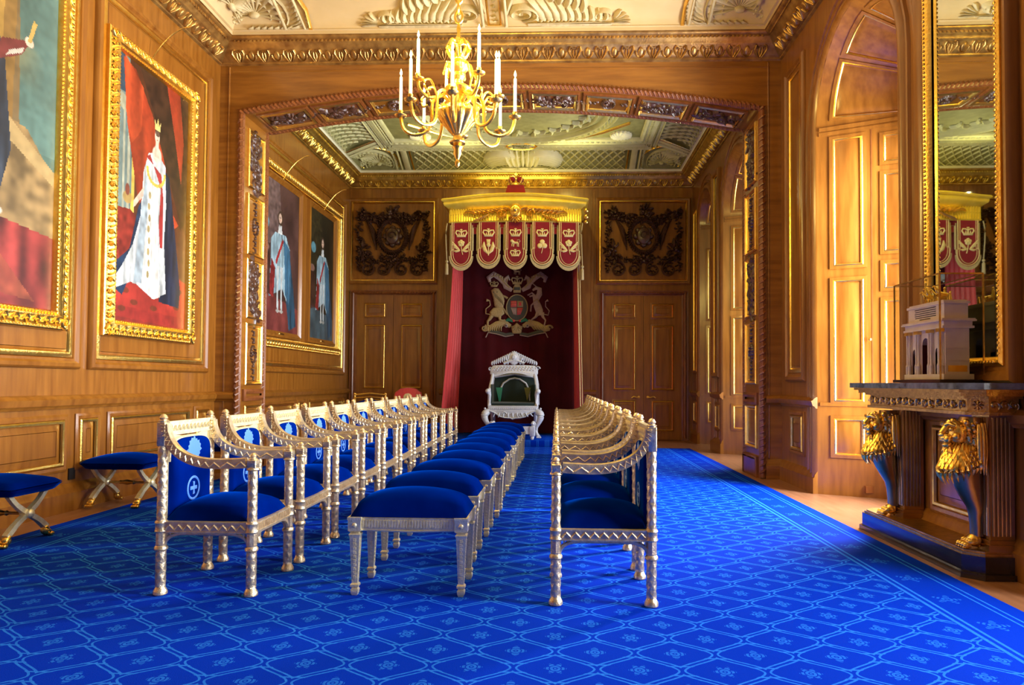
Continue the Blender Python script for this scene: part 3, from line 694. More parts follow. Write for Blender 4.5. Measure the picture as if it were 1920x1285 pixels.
for sg in (-1, 1):
    c0 = cx + sg * .34
    orn.spiral(c0, .38, .20, 2.0, .040, .09, -pi / 2, sg, 34, .1)
    orn.stroke([(c0 - sg * .20, .40), (c0 - sg * .12, .75), (c0 + sg * .05, 1.0), (c0 + sg * .3, 1.15)], [.04, .05, .05, .03], .09)
    orn.stroke([(c0 + sg * .06, .08), (c0 + sg * .35, .10), (c0 + sg * .6, .12), (c0 + sg * .85, .14), (c0 + sg * 1.12, .10)], [.05, .06, .055, .045, .02], .07)
    for k in range(10):
        q = k / 9; a = c0 + sg * (.22 + .72 * q)
        orn.leaf(a, .14, pi / 2 - sg * (.15 + .5 * q), .62 * (1 - .5 * q), .075 * (1 - .4 * q), .09, sg * .55, 8)
        orn.leaf(a, .12, pi / 2 + sg * (.5 - .3 * q), .40 * (1 - .5 * q), .05, .07, -sg * .5, 7)
        orn.leaf(a - sg * .02, .06, -sg * .3 + (0 if sg > 0 else pi), .16, .035, .06, sg * .4, 5)
    for k in range(8): orn.leaf(c0 + sg * (.05 + .09 * k), .80 - .06 * k, pi / 2 - sg * .5, .35, .05, .08, sg * .5, 6)
    orn.spiral(c0 + sg * .98, .34, .13, 1.4, .035, .08, -pi / 2, -sg, 18, .2)
    for k in range(5): orn.leaf(c0 + sg * 1.10, .12 + .03 * k, (-.2 + .35 * k) if sg > 0 else (pi + .2 - .35 * k), .20, .035, .06, 0, 5)
orn.T = cove_map(XL, XR, YN, YA, 'L'); shell(orn, YA - .62, .42, .36, pi / 2, .05, 1.6)
orn.T = cove_map(XL, XR, YN, YA, 'R'); shell(orn, YA - .62, .42, .36, pi / 2, .05, 1.6)
struct(orn.build('trim_60', STONE, smooth=60)); struct(gl.build('trim_61', GOLD))
# far room cove: lattice, shells, plume, flat bands
orn = MB(); gl = MB(); wh = MB()
for sd, (A0, A1) in (('B', (XL, XR)), ('L', (YA2, YB)), ('R', (YA2, YB))):
    T = cove_map(XL, XR, YA2, YB, sd); orn.T = T; gl.T = T; wh.T = T
    lo, hi = A0 + 1.42, A1 - 1.42; n = int((hi - lo) / .165); st = (hi - lo) / n
    for i in range(-5, n + 1):
        for sg in (1, -1):
            pts = []
            for k in range(9):
                s = k / 8; a = (lo + i * st + s * st * 3.0) if sg > 0 else (hi - i * st - s * st * 3.0)
                pts.append((a, s))
            pts = [p for p in pts if lo - .001 <= p[0] <= hi + .001]
            if len(pts) > 1: orn.stroke(pts, [.013] * len(pts), .028)
    for i in range(n * 2):
        for k in range(6):
            a = lo + st * (i * .5 + .25); s = (k + .5) / 6
            if (i + k) % 2 == 0: orn.dot(a + 0, s, .020, .02, 0, 5)
    for (a, sg) in ((lo, 1), (hi, -1)):
        gl.stroke([(a - sg * .03, 0), (a - sg * .03, 1.0)], [.018, .018], .035)
        orn.stroke([(a - sg * .15, 0), (a - sg * .15, 1.0)], [.06, .06], .03); orn.stroke([(a - sg * .27, 0), (a - sg * .27, 1.0)], [.02, .02], .05)
        for k in range(12): orn.leaf(a - sg * .36, .02 + k * .08, pi / 2 + .5, .09, .03, .05, 0, 4)
        cs = a - sg * .72
        shell(orn, cs, .36, .26, pi / 2, .06, 1.9)
        gl.stroke([(cs + .40 * cos(t), .40 + .80 * sin(t)) for t in np.linspace(-.3, pi + .3, 20)], [.015] * 20, .04)
    # bands where the cove meets the flat
    for s0, w_ in ((1.03, .03), (1.18, .02), (1.33, .03), (1.48, .02)):
        if sd == 'B' or True: orn.stroke([(A0 + .95 + (s0 - 1) * .5, s0), (A1 - .95 - (s0 - 1) * .5, s0)], [w_, w_], .05)
    for a in np.arange(A0 + 1.05, A1 - 1.05, .085):
        orn.leaf(a, 1.06, pi / 2 - .5, .08, .022, .045, .3, 4); orn.dot(a, 1.25, .022, .04, 0, 6)
# plume above the throne and oval boss
wh.T = cove_map(XL, XR, YA2, YB, 'B'); cx = -.70
for sg in (-1, 1):
    for k in range(6):
        t_ = k / 5
        P = smoothpath([(cx + sg * .04, .15 + .55 * t_), (cx + sg * (.24 + .10 * t_), .42 + .52 * t_), (cx + sg * (.50 + .16 * t_), .36 + .46 * t_), (cx + sg * (.70 + .10 * t_), .06 + .42 * t_)], 4)
        wh.stroke(P, [.015, .020, .024, .028, .030, .030, .030, .028, .025, .022, .018, .012, .006], .13)
    for k in range(5): wh.leaf(cx + sg * .08, .08, pi / 2 - sg * (1.3 + .15 * k), .30 + .05 * k, .04, .10, sg * .5, 7)
for k in range(7): wh.leaf(cx - .21 + .07 * k, .12, pi / 2 + (3 - k) * .06, .85, .045, .17, 0, 7)
wh.dot(cx, .10, .12, .14)
orn.T = cove_map(XL, XR, YA2, YB, 'B')
gl.T = lambda a, b, h: (a, b, 5.71 - h)
gl.stroke([(cx + .28 * cos(t), 13.10 + .17 * sin(t)) for t in np.linspace(0, 2 * pi, 24)], [.04] * 24, .06)
cv = MB(lambda a, b, h: (a, b, 5.71 - h))
for k in range(24): cv.leaf(cx + random.uniform(-.15, .15), 13.10 + random.uniform(-.08, .08), random.uniform(0, 6.28), .1, .02, .05, .5, 5)
# large oval ribs on the flat
fl = MB(lambda a, b, h: (a, b, 5.71 - h))
for rx, ry, w_, hh in ((1.55, 1.25, .035, .09), (1.72, 1.42, .02, .06), (1.38, 1.08, .02, .06)):
    fl.stroke([(cx + rx * cos(t), 11.55 + ry * sin(t)) for t in np.linspace(0, 2 * pi, 60)], [w_] * 60, hh)
for k in range(70):
    t = 2 * pi * k / 70; fl.leaf(cx + 1.63 * cos(t), 11.55 + 1.33 * sin(t), t + 1.2, .1, .025, .07, .3, 4)
    fl.leaf(cx + 1.2 * cos(t), 11.55 + .92 * sin(t), t + (k % 3), .16, .035, .06, .8, 5)
for x0_, x1_, y0_, y1_ in ((-3.30, 1.75, 10.3, 13.0),):
    fl.mould(x0_, x1_, y0_, y1_, [(0, 0), (0, .05), (.04, .06), (.08, .03), (.16, .03), (.18, .06), (.22, .05), (.24, 0)])
    for a in np.arange(x0_ + .1, x1_, .1): fl.leaf(a, y1_ - .12, .4, .09, .025, .06, .4, 4)
    for b_ in np.arange(y0_ + .1, y1_, .1): fl.leaf(x0_ + .12, b_, 1.2, .09, .025, .06, .4, 4); fl.leaf(x1_ - .12, b_, 1.2, .09, .025, .06, .4, 4)
for sx_ in (-1, 1):
    gl.stroke([(cx + sx_ * 1.0, 12.75), (cx + sx_ * 1.5, 12.45), (cx + sx_ * 1.95, 12.0)], [.02] * 3, .05)
    for k in range(16): wh.T = fl.T; wh.leaf(cx + sx_ * 1.85, 12.62, k * .4, .2, .05, .06, .5, 5)
struct(fl.build('trim_62', GREEN, smooth=60)); struct(orn.build('trim_63', GREEN, smooth=60)); struct(gl.build('trim_64', GOLDB)); struct(wh.build('trim_65', GREENL, smooth=60)); struct(cv.build('trim_66', GREEND))

# ================================================================== FURNITURE
# ---- pictures on the left wall
def raster(nx, ny, fn):
    u, v = np.meshgrid((np.arange(nx) + .5) / nx, (np.arange(ny) + .5) / ny)
    img = np.zeros((ny, nx, 3)); rs = np.random.RandomState(4)
    def noise(sc, sx=1, sy=1):
        gx, gy = max(2, int(sc * sx)), max(2, int(sc * sy)); g = rs.rand(gy + 1, gx + 1)
        X = u * gx; Y = v * gy; i = np.minimum(X.astype(int), gx - 1); j = np.minimum(Y.astype(int), gy - 1); fx = X - i; fy = Y - j
        fx = fx * fx * (3 - 2 * fx); fy = fy * fy * (3 - 2 * fy)
        return g[j, i] * (1 - fx) * (1 - fy) + g[j, i + 1] * fx * (1 - fy) + g[j + 1, i] * (1 - fx) * fy + g[j + 1, i + 1] * fx * fy
    def soft(mask, col, amt=1.0, tex=0.25, n=None):
        n = noise(22, 1, 2) if n is None else n
        c = np.array(col)[None, None, :] * (1 + tex * (n[..., None] - .5) * 2)
        k = (np.clip(mask, 0, 1) * amt)[..., None]; img[:] = img * (1 - k) + c * k
    def poly(pts, col, amt=1.0, tex=0.25, n=None):
        ins = np.zeros(u.shape, bool); k = len(pts); j = k - 1
        for i in range(k):
            xi, yi = pts[i]; xj, yj = pts[j]
            with np.errstate(divide='ignore', invalid='ignore'):
                ins ^= ((yi > v) != (yj > v)) & (u < (xj - xi) * (v - yi) / (yj - yi + 1e-12) + xi)
            j = i
        soft(ins.astype(float), col, amt, tex, n)
    def ell(cx, cy, rx, ry, col, amt=1.0, tex=0.15, edge=6):
        d = np.sqrt(((u - cx) / rx) ** 2 + ((v - cy) / ry) ** 2); soft(np.clip((1 - d) * edge, 0, 1), col, amt, tex)
    fn(u, v, img, noise, soft, poly, ell); img *= (1 + .30 * (noise(45, 1, 1.6) - .5))[..., None]; img *= (1 + .25 * (noise(14, 1, 1.5) - .5))[..., None]; return np.clip(img * .8, 0, 1)
def canvas(name, y0, y1, z0, z1, x, nx, ny, fn, parent):
    img = raster(nx, ny, fn)
    ys = np.linspace(y0, y1, nx + 1); zs = np.linspace(z0, z1, ny + 1)
    vs = [(x, y, z) for z in zs for y in ys]; f = [(j * (nx + 1) + i, j * (nx + 1) + i + 1, (j + 1) * (nx + 1) + i + 1, (j + 1) * (nx + 1) + i) for j in range(ny) for i in range(nx)]
    me = bpy.data.meshes.new(name); me.from_pydata(vs, [], f)
    at = me.color_attributes.new('Col', 'FLOAT_COLOR', 'CORNER')
    a = np.ones((ny * nx, 4, 4), np.float32); a[:, :, :3] = img.reshape(-1, 1, 3); at.data.foreach_set('color', a.ravel())
    me.materials.append(PAINT); o = bpy.data.objects.new(name, me); COL.objects.link(o); o.parent = parent; return o
def p_queen(u, v, img, noise, soft, poly, ell):
    soft(np.ones_like(u), (.075, .022, .008), 1, .5, noise(6))
    poly([(0, .3), (.24, .3), (.16, 1), (0, 1)], (.14, .20, .19), 1, .4, noise(9)); poly([(0, .86), (.14, .86), (.10, 1), (0, 1)], (.03, .06, .09))
    for x in (.02, .09, .15): poly([(x, .34), (x + .03, .34), (x + .028, .80), (x + .004, .80)], (.38, .38, .28), .8)
    poly([(.0, .80), (.19, .78), (.19, .84), (0, .86)], (.34, .33, .22), .8); poly([(.20, .42), (.245, .42), (.235, .75), (.215, .75)], (.55, .38, .07))
    st = noise(5, 3, .6)
    poly([(.08, .99), (.14, .75), (.28, .5), (.36, .42), (.75, .40), (.9, .45), (.62, .70), (.46, .84), (.24, .97)], (.30, .035, .010), 1, .7, st)
    poly([(.10, 1), (.12, .8), (.20, .68), (.32, .75), (.34, .92)], (.42, .055, .015), 1, .6, st)
    poly([(.28, 1), (.5, .83), (.66, .66), (.78, .48), (.92, .42), (1, .5), (1, 1)], (.035, .014, .006), .9, .6)
    poly([(.66, 1), (.78, .82), (.90, .62), (.93, .80), (.86, 1)], (.26, .03, .010), 1, .5, st)
    poly([(0, .02), (1, .0), (1, .20), (.8, .24), (0, .22)], (.34, .028, .018), 1, .35, noise(8)); poly([(0, .0), (1, .0), (1, .05), (0, .06)], (.26, .02, .015), .7)
    poly([(0, .22), (.22, .22), (.30, .40), (.20, .43), (.0, .42)], (.20, .02, .012), 1, .5)
    for k in range(10): ell(.12 + (k * .37) % .85, .05 + (k * .23) % .14, .05, .012, (.12, .03, .01), .8)
    poly([(.86, .22), (1, .20), (1, .40), (.92, .44), (.86, .36)], (.10, .035, .015), .9)
    # dark blue robe, white gown
    poly([(.02, .12), (.12, .10), (.34, .28), (.36, .50), (.30, .45), (.20, .28), (.04, .22)], (.012, .03, .07), 1, .5)
    poly([(.62, .66), (.72, .62), (.82, .40), (.92, .16), (.90, .09), (.60, .10), (.58, .30)], (.010, .018, .045), 1, .6, noise(12, 3, .6))
    poly([(.03, .12), (.0, .145), (.10, .20), (.24, .30), (.33, .42), (.36, .60), (.42, .68), (.54, .70), (.66, .66), (.68, .50), (.66, .35), (.70, .14), (.52, .105), (.30, .15), (.22, .155)], (.50, .54, .55), 1, .45, noise(14, 3, .5))
    poly([(.26, .16), (.33, .42), (.41, .62), (.42, .40), (.36, .16)], (.28, .36, .42), .8, .5); poly([(.36, .15), (.40, .36), (.46, .58), (.56, .58), (.58, .30), (.62, .12), (.52, .105)], (.74, .72, .66), .85, .4, noise(20, 3, 1))
    for k in range(8): ell(.44 + .01 * (k % 2), .20 + .045 * k, .018, .016, (.30, .22, .05), .9)
    poly([(.40, .66), (.44, .68), (.60, .56), (.58, .42), (.60, .32), (.64, .32), (.64, .52), (.60, .62)], (.35, .03, .03), 1)
    for t in np.linspace(0, pi, 14): ell(.53 - .12 * cos(t), .62 - .055 * sin(t), .018, .009, (.62, .42, .07))
    ell(.535, .69, .07, .035, (.72, .52, .42)); poly([(.50, .68), (.56, .68), (.555, .75), (.515, .75)], (.66, .46, .36)); ell(.535, .765, .036, .032, (.74, .54, .42)); ell(.54, .785, .042, .022, (.05, .02, .01), .9)
    ell(.525, .768, .004, .003, (.05, .03, .02)); ell(.548, .768, .004, .003, (.05, .03, .02)); ell(.536, .750, .010, .003, (.45, .10, .08))
    poly([(.50, .79), (.575, .79), (.58, .83), (.56, .81), (.54, .84), (.52, .81), (.495, .83)], (.72, .58, .20))
    poly([(.24, .44), (.36, .50), (.37, .54), (.24, .47)], (.66, .48, .38)); ell(.16, .47, .06, .025, (.35, .24, .08)); ell(.16, .50, .03, .025, (.18, .05, .03))
def p_robed(bgc, bg2, floor, x0, flip=1, dark=1.0):
    def f(u, v, img, noise, soft, poly, ell):
        soft(np.ones_like(u), bgc, 1, .5, noise(4)); poly([(0, .55), (.55, .60), (.45, 1), (.2, 1), (0, 1)], bg2, .7, .5)
        poly([(0, 0), (1, 0), (1, .18), (.0, .26)], floor, 1, .4, noise(10))
        X = lambda x: x0 + x
        poly([(X(.05), .52), (X(.30), .54), (X(.42), .30), (X(.50), .06), (X(.30), .02), (X(.22), .20)], (.02, .07, .12), 1, .6, noise(14, 3, .6))
        poly([(X(-.20), .60), (X(-.10), .66), (X(.18), .67), (X(.30), .58), (X(.34), .36), (X(.22), .22), (X(.10), .30), (X(-.05), .26), (X(-.24), .22), (X(-.20), .44)], (.30, .44, .50), dark, .6, noise(14, 3, .7))
        poly([(X(.12), .64), (X(.30), .58), (X(.34), .36), (X(.30), .20), (X(.18), .26), (X(.16), .45)], (.04, .13, .22), 1, .5, noise(14, 3, .7))
        poly([(X(-.24), .24), (X(-.12), .22), (X(-.08), .42), (X(-.18), .48)], (.22, .02, .02), 1, .4)
        poly([(X(.10), .64), (X(.13), .62), (X(-.06), .44), (X(-.08), .47)], (.34, .03, .03), 1)
        for dx in (-.02, .08): poly([(X(dx - .03), .44), (X(dx + .04), .44), (X(dx + .02), .30), (X(dx + .03), .15), (X(dx - .01), .14), (X(dx - .02), .30)], (.55, .60, .60), 1, .2)
        for dx in (-.01, .09): ell(X(dx), .14, .05, .012, (.40, .40, .36))
        poly([(X(-.03), .66), (X(.09), .66), (X(.06), .74), (X(.01), .74)], (.65, .68, .66)); ell(X(.035), .765, .075, .055, (.06, .035, .02)); ell(X(.03), .765, .045, .036, (.66, .46, .34))
        ell(X(.018), .770, .006, .004, (.04, .02, .02)); ell(X(.045), .770, .006, .004, (.04, .02, .02)); ell(X(.03), .75, .012, .003, (.4, .1, .08))
        ell(X(-.34), .70, .10, .045, (.12, .30, .36), .9); poly([(0, .22), (.24, .24), (.24, .50), (0, .52)], (.05, .018, .014), .8, .5); ell(.12, .54, .10, .03, (.30, .16, .12), .7)
    return f
def p_mantle(u, v, img, noise, soft, poly, ell):
    soft(np.ones_like(u), (.10, .20, .17), 1, .4, noise(4)); poly([(.74, .42), (1, .42), (1, 1), (.78, 1)], (.09, .17, .15), 1, .5, noise(5)); soft(np.clip((noise(3, 1, 3) - .55) * 4, 0, 1) * (u > .78), (.34, .30, .12), .6)
    poly([(.0, .42), (.76, .42), (.78, 1), (0, 1)], (.42, .25, .06), 1, .4, noise(5, 3, .6)); poly([(.70, .42), (.80, .42), (.78, 1), (.72, 1)], (.18, .10, .03), .8)
    poly([(.66, .20), (1, .20), (1, .36), (.84, .47), (.66, .49)], (.26, .17, .07), 1, .5); poly([(.70, .44), (1, .34), (1, .38), (.70, .50)], (.42, .30, .13), .9)
    poly([(0, 0), (1, 0), (1, .20), (0, .27)], (.24, .03, .025), 1, .8, noise(9, 2, 1)); poly([(.2, .06), (.9, .02), (.7, .14)], (.30, .07, .03), .6, .5)
    poly([(.40, .84), (.62, .80), (.72, .62), (.76, .40), (.70, .26), (.30, .24), (.34, .60)], (.025, .035, .055), 1, .7, noise(14, 3, .7)); poly([(.52, .55), (.62, .50), (.64, .30), (.54, .28)], (.28, .36, .42), .8, .4)
    poly([(.60, .42), (.67, .40), (.70, .24), (.60, .23)], (.70, .70, .64), 1, .2); ell(.66, .235, .07, .016, (.62, .58, .50)); poly([(.66, .60), (.80, .655), (.835, .69), (.825, .70), (.70, .67)], (.16, .03, .03)); poly([(.72, .63), (.80, .66), (.82, .68), (.74, .65)], (.45, .42, .36)); ell(.84, .70, .025, .014, (.72, .50, .38)); poly([(.83, .70), (.85, .70), (.88, .76), (.86, .765)], (.40, .28, .08))
    ell(.52, .89, .07, .05, (.68, .48, .36)); ell(.51, .92, .08, .04, (.05, .02, .01))
ORN1 = [(0, 0), (0, .05), (.015, .06), (.03, .055), (.045, .045), (.06, .05), (.11, .085), (.135, .085), (.15, .06), (.16, .055), (.175, .06), (.19, .03), (.19, .0)]
def ornate_frame(mb, y0, y1, z0, z1, w=.19, h0=0.0, unit=.11, hs=1.0):
    k = w / .19; mb.mould(y0, y1, z0, z1, [(i * k, h0 + h * hs) for i, h in ORN1])
    def side(p, q, inn):
        L_ = sqrt((q[0] - p[0]) ** 2 + (q[1] - p[1]) ** 2); d = ((q[0] - p[0]) / L_, (q[1] - p[1]) / L_); n = int(L_ / unit)
        nx, ny = inn
        for i in range(n):
            t = (i + .5) * L_ / n; a = p[0] + d[0] * t + nx * .085 * k; b = p[1] + d[1] * t + ny * .085 * k
            f = lambda s, r: (a + d[0] * s * unit * .9 + nx * r * k, b + d[1] * s * unit * .9 + ny * r * k)
            mb.stroke([f(-.5, -.02), f(-.25, .03), f(.05, .035), f(.25, .0), f(.12, -.025), f(0, -.005)], [.010 * k, .016 * k, .018 * k, .016 * k, .012 * k, .008 * k], .03 * hs, h0 + .062 * hs)
            mb.stroke([f(.1, -.035), f(.35, -.02), f(.5, .02)], [.008 * k, .014 * k, .006 * k], .022 * hs, h0 + .06 * hs)
        n2 = int(L_ / .035)
        for i in range(n2):
            t = (i + .5) * L_ / n2; mb.dot(p[0] + d[0] * t + nx * .168 * k, p[1] + d[1] * t + ny * .168 * k, .011 * k, .016, h0 + .054 * hs, 5); mb.dot(p[0] + d[0] * t + nx * .028 * k, p[1] + d[1] * t + ny * .028 * k, .011 * k, .012, h0 + .055 * hs, 5)
    side((y0, z0), (y1, z0), (0, 1)); side((y0, z1), (y1, z1), (0, -1)); side((y0, z0), (y0, z1), (1, 0)); side((y1, z0), (y1, z1), (-1, 0))
def picture(y0, y1, z0, z1, w, fn, nx, ny, label, wood=False):
    t = thing('framed_painting', (XL, (y0 + y1) / 2, z0), label, 'painting'); cy = (y0 + y1) / 2
    mb = MB(lambda a, b, h: (h, a - cy, b - z0))
    if wood:
        mb.mould(y0, y1, z0, z1, [(0, .015), (0, .07), (.03, .085), (w * .7, .06), (w, .045), (w, .03)]); mb.build('frame', OAK, t)
        mb2 = MB(lambda a, b, h: (h, a - cy, b - z0)); mb2.poly([(cy + .10 * cos(q), z0 + .05 + .018 * sin(q)) for q in np.linspace(0, 2 * pi, 10)[:-1]], .012, .07); mb2.build('name_plate', GOLDD, t)
    else: ornate_frame(mb, y0, y1, z0, z1, w, .018); mb.build('frame', GOLD, t)
    bk = MB(lambda a, b, h: (h, a - cy, b - z0)); bk.raised(y0 + .01, y1 - .01, z0 + .01, z1 - .01, .005, .022, .004); bk.build('backing', OAKD, t)
    canvas('canvas', y0 - cy + w - .01, y1 - cy - w + .01, w - .01, z1 - z0 - w + .01, .038, nx, ny, fn, t)
    return t
picture(6.33, 7.95, 1.575, 4.53, .165, p_queen, 160, 290, 'tall gold-framed painting of a robed woman wearing a crown before red drapery')
picture(3.55, 5.86, 1.575, 4.95, .165, p_mantle, 220, 260, 'large gold-framed painting nearest the left edge, figure in dark mantle beside a stone balustrade')
# the carved gold surround that holds the two far portraits
t = thing('picture_surround', (XL, 11.5, 1.66), 'carved yellow-gold rectangular surround enclosing two narrow portraits on the far left wall', 'frame')
mb = MB(lambda a, b, h: (h, a - 11.5, b - 1.66)); ornate_frame(mb, 9.55, 13.53, 1.66, 4.47, .16, .0, .10, .8); mb.build('moulding', GOLD, t)
picture(9.70, 11.33, 1.83, 4.28, .09, p_robed((.075, .035, .030), (.17, .11, .10), (.17, .035, .03), .45), 80, 150, 'wood-framed portrait of a figure in blue and white robes on a red carpet', True)
picture(11.67, 13.10, 1.83, 4.28, .09, p_robed((.022, .018, .008), (.04, .032, .012), (.05, .085, .10), .50), 80, 150, 'wood-framed portrait of a pale-robed figure on a grey-blue floor, farthest on the left wall', True)
# thin picture lamps arms
for k, (y, z, lab) in enumerate(((7.05, 4.50, 'thin curved brass rod rising above the painting of the crowned woman'), (10.6, 4.30, 'thin curved brass rod above the nearer far portrait'), (12.5, 4.30, 'thin curved brass rod above the farther far portrait'))):
    mb = MB(); mb.tube(smoothpath([(XL + .03, y, z), (XL + .10, y, z + .12), (XL + .22, y + .02, z + .28), (XL + .34, y + .04, z + .37), (XL + .42, y + .05, z + .39)], 5), .006, 6); mb.tube([(XL, y, z), (XL + .035, y, z)], .018, 8)
    tag(mb.build('picture_rod', GOLD), lab, 'bracket')

# ---- mirror over the console, and the far pier mirror
def mirror(y0, y1, z0, z1, label, wide):
    cy = (y0 + y1) / 2; t = thing('wall_mirror', (XR, cy, z0), label, 'mirror'); T = lambda a, b, h: (-h, a - cy, b - z0)
    mb = MB(T); mb.mould(y0 - wide, y1 + wide, z0 - wide, z1 + wide, [(0, 0), (0, .05), (.02, .075), (.05, .07), (.08, .04), (wide - .01, .035)]); mb.build('wooden_frame', OAK, t)
    mb = MB(T); mb.mould(y0 - .06, y1 + .06, z0 - .06, z1 + .06, [(0, .03), (0, .05), (.02, .065), (.045, .05), (.06, .02)])
    for (p, q) in (((y0 - .035, z0), (y0 - .035, z1)), ((y1 + .035, z0), (y1 + .035, z1)), ((y0, z0 - .035), (y1, z0 - .035)), ((y0, z1 + .035), (y1, z1 + .035))):
        L_ = abs(q[0] - p[0]) + abs(q[1] - p[1])
        for i in range(int(L_ / .032)):
            s = (i + .5) * .032 / L_; a, b = p[0] + (q[0] - p[0]) * s, p[1] + (q[1] - p[1]) * s
            mb.poly([(a + .013 * cos(k * pi / 3), b + .012 * sin(k * pi / 3)) for k in range(6)], .008, .060, .4)
    mb.build('gold_edge', GOLD, t)
    g_ = MB(T); tl = .010 if wide > .1 else 0; g_.add([(y0, z0, .022), (y1, z0, .022 - tl), (y1, z1, .022 - tl), (y0, z1, .022)], [(0, 1, 2, 3)])
    g_.build('glass', MIRROR, t, smooth=0)
mirror(4.37, 5.13, 1.335, 4.95, 'tall gold-edged mirror on the right wall above the console table', .17)
mirror(11.80, 12.16, 1.35, 4.75, 'narrow gold-edged mirror between the far windows on the right', .08)

# ---- chandelier
CH = (-.80, 5.45, 2.86)
t = thing('chandelier', CH, 'gilt chandelier with lit candles on curved arms, hanging before the arch', 'chandelier')
b = MB()
b.lathe([(.002, 0), (.016, .015), (.022, .04), (.012, .065), (.018, .08), (.034, .11), (.030, .14), (.045, .165), (.030, .18), (.062, .195), (.066, .205), (.040, .215), (.034, .25), (.046, .265)], n=20)
b.lathe([(.046, .265), (.10, .33), (.150, .39), (.165, .43), (.150, .465), (.10, .49), (.06, .50)], n=48, flute=12, famp=.12)
b.lathe([(.06, .50), (.05, .54), (.055, .57), (.10, .60), (.115, .625), (.09, .65), (.05, .665), (.04, .70), (.055, .73), (.045, .76), (.075, .79), (.085, .82), (.06, .85), (.035, .87), (.04, .89)], n=24, flute=12, famp=.06)
for k in range(10):
    q = 2 * pi * k / 10; b.tube(smoothpath([(.05 * cos(q), .05 * sin(q), .80), (.09 * cos(q), .09 * sin(q), .83), (.11 * cos(q), .11 * sin(q), .79), (.12 * cos(q), .12 * sin(q), .75)], 3), [.010] * 9 + [.004], 5)
    b.tube(smoothpath([(.13 * cos(q), .13 * sin(q), .36), (.155 * cos(q), .155 * sin(q), .42), (.12 * cos(q), .12 * sin(q), .49)], 3), .006, 5)
b.build('body', GOLD, t)
cr = MB()
for k in range(8):
    q = 2 * pi * k / 8; cr.tube(smoothpath([(.05 * cos(q), .05 * sin(q), .88), (.085 * cos(q), .085 * sin(q), .93), (.092 * cos(q), .092 * sin(q), .97), (.06 * cos(q), .06 * sin(q), 1.02), (.01 * cos(q), .01 * sin(q), 1.0)], 4), .012, 6)
cr.lathe([(.05, .88), (.058, .89), (.05, .905), (.03, .92)], n=16); cr.ball((0, 0, 1.03), .022); cr.lathe([(.014, 1.02), (.022, 1.05), (.012, 1.08), (.018, 1.12), (.010, 1.16)], n=12)
cr.build('crown', GOLDB, t)
hk = MB()
for (zc, rx, ax) in ((1.22, .03, 0), (1.30, .026, 1), (1.38, .026, 0)):
    hk.tube([(rx * cos(q) * (1 - ax), rx * cos(q) * ax, zc + .052 * sin(q)) for q in np.linspace(0, 2 * pi, 13)[:-1]], .010, 6, closed=True, up=(0, 1, .1) if ax == 0 else (1, 0, .1))
hk.tube([(0, 0, 1.42), (0, 0, 2.83)], .011, 8); hk.lathe([(.03, 2.78), (.07, 2.82), (.08, 2.85)], n=16)
hk.build('chain', GOLD, t)
arms = [(radians(a), .455, .40, 0) for a in (3, 47, 93, 137, 183, 227, 273, 317)] + [(radians(a), .345, .62, 1) for a in (25, 115, 215, 305)]
for (q, R_, zc, up) in arms:
    c_, s_ = cos(q), sin(q); f = lambda r, z: (r * c_, r * s_, z)
    a = MB(); z0 = .52 if not up else .60
    ctrl = [f(.06, z0), f(.13, z0 + .06), f(.20, z0 + .01), f(.22, zc - .08), f(R_ * .72, zc - .14), f(R_ * .93, zc - .10), f(R_, zc)]
    if up: ctrl = [f(.05, z0), f(.10, z0 - .02), f(.16, z0 - .06), f(R_ * .72, z0 - .09), f(R_ * .95, zc - .07), f(R_, zc)]
    a.tube(smoothpath(ctrl, 5), .0135, 8)
    a.tube(smoothpath([f(.20, z0 - .02), f(.24, z0 + .05), f(.29, z0 + .03), f(.28, z0 - .03), f(.24, z0 - .02)], 4), .009, 6)
    ao = a.build('arm', GOLD, t)
    cu = MB(); cu.lathe([(.008, -.012), (.03, -.006), (.048, .006), (.050, .012), (.02, .014), (.014, .02), (.020, .045), (.018, .05)], f(R_, zc + .005), 16); cu.build('drip_pan', GOLD, ao)
    w_ = MB(); w_.lathe([(.013, 0), (.013, .05), (.0115, .27), (.004, .285)], f(R_, zc + .05), 10); wo = w_.build('candle', WAX, ao)
    fl = MB(); fl.lathe([(.002, 0), (.009, .014), (.010, .024), (.005, .042), (.0005, .056)], f(R_, zc + .335), 8); fl.build('flame', FLAME, wo)
    l = bpy.data.lights.new('candle_light', 'POINT'); l.energy = 14; l.color = (1.0, .76, .20); l.shadow_soft_size = .02
    lo = bpy.data.objects.new('candle_light', l); COL.objects.link(lo); lo.parent = t; lo.location = f(R_, zc + .42)

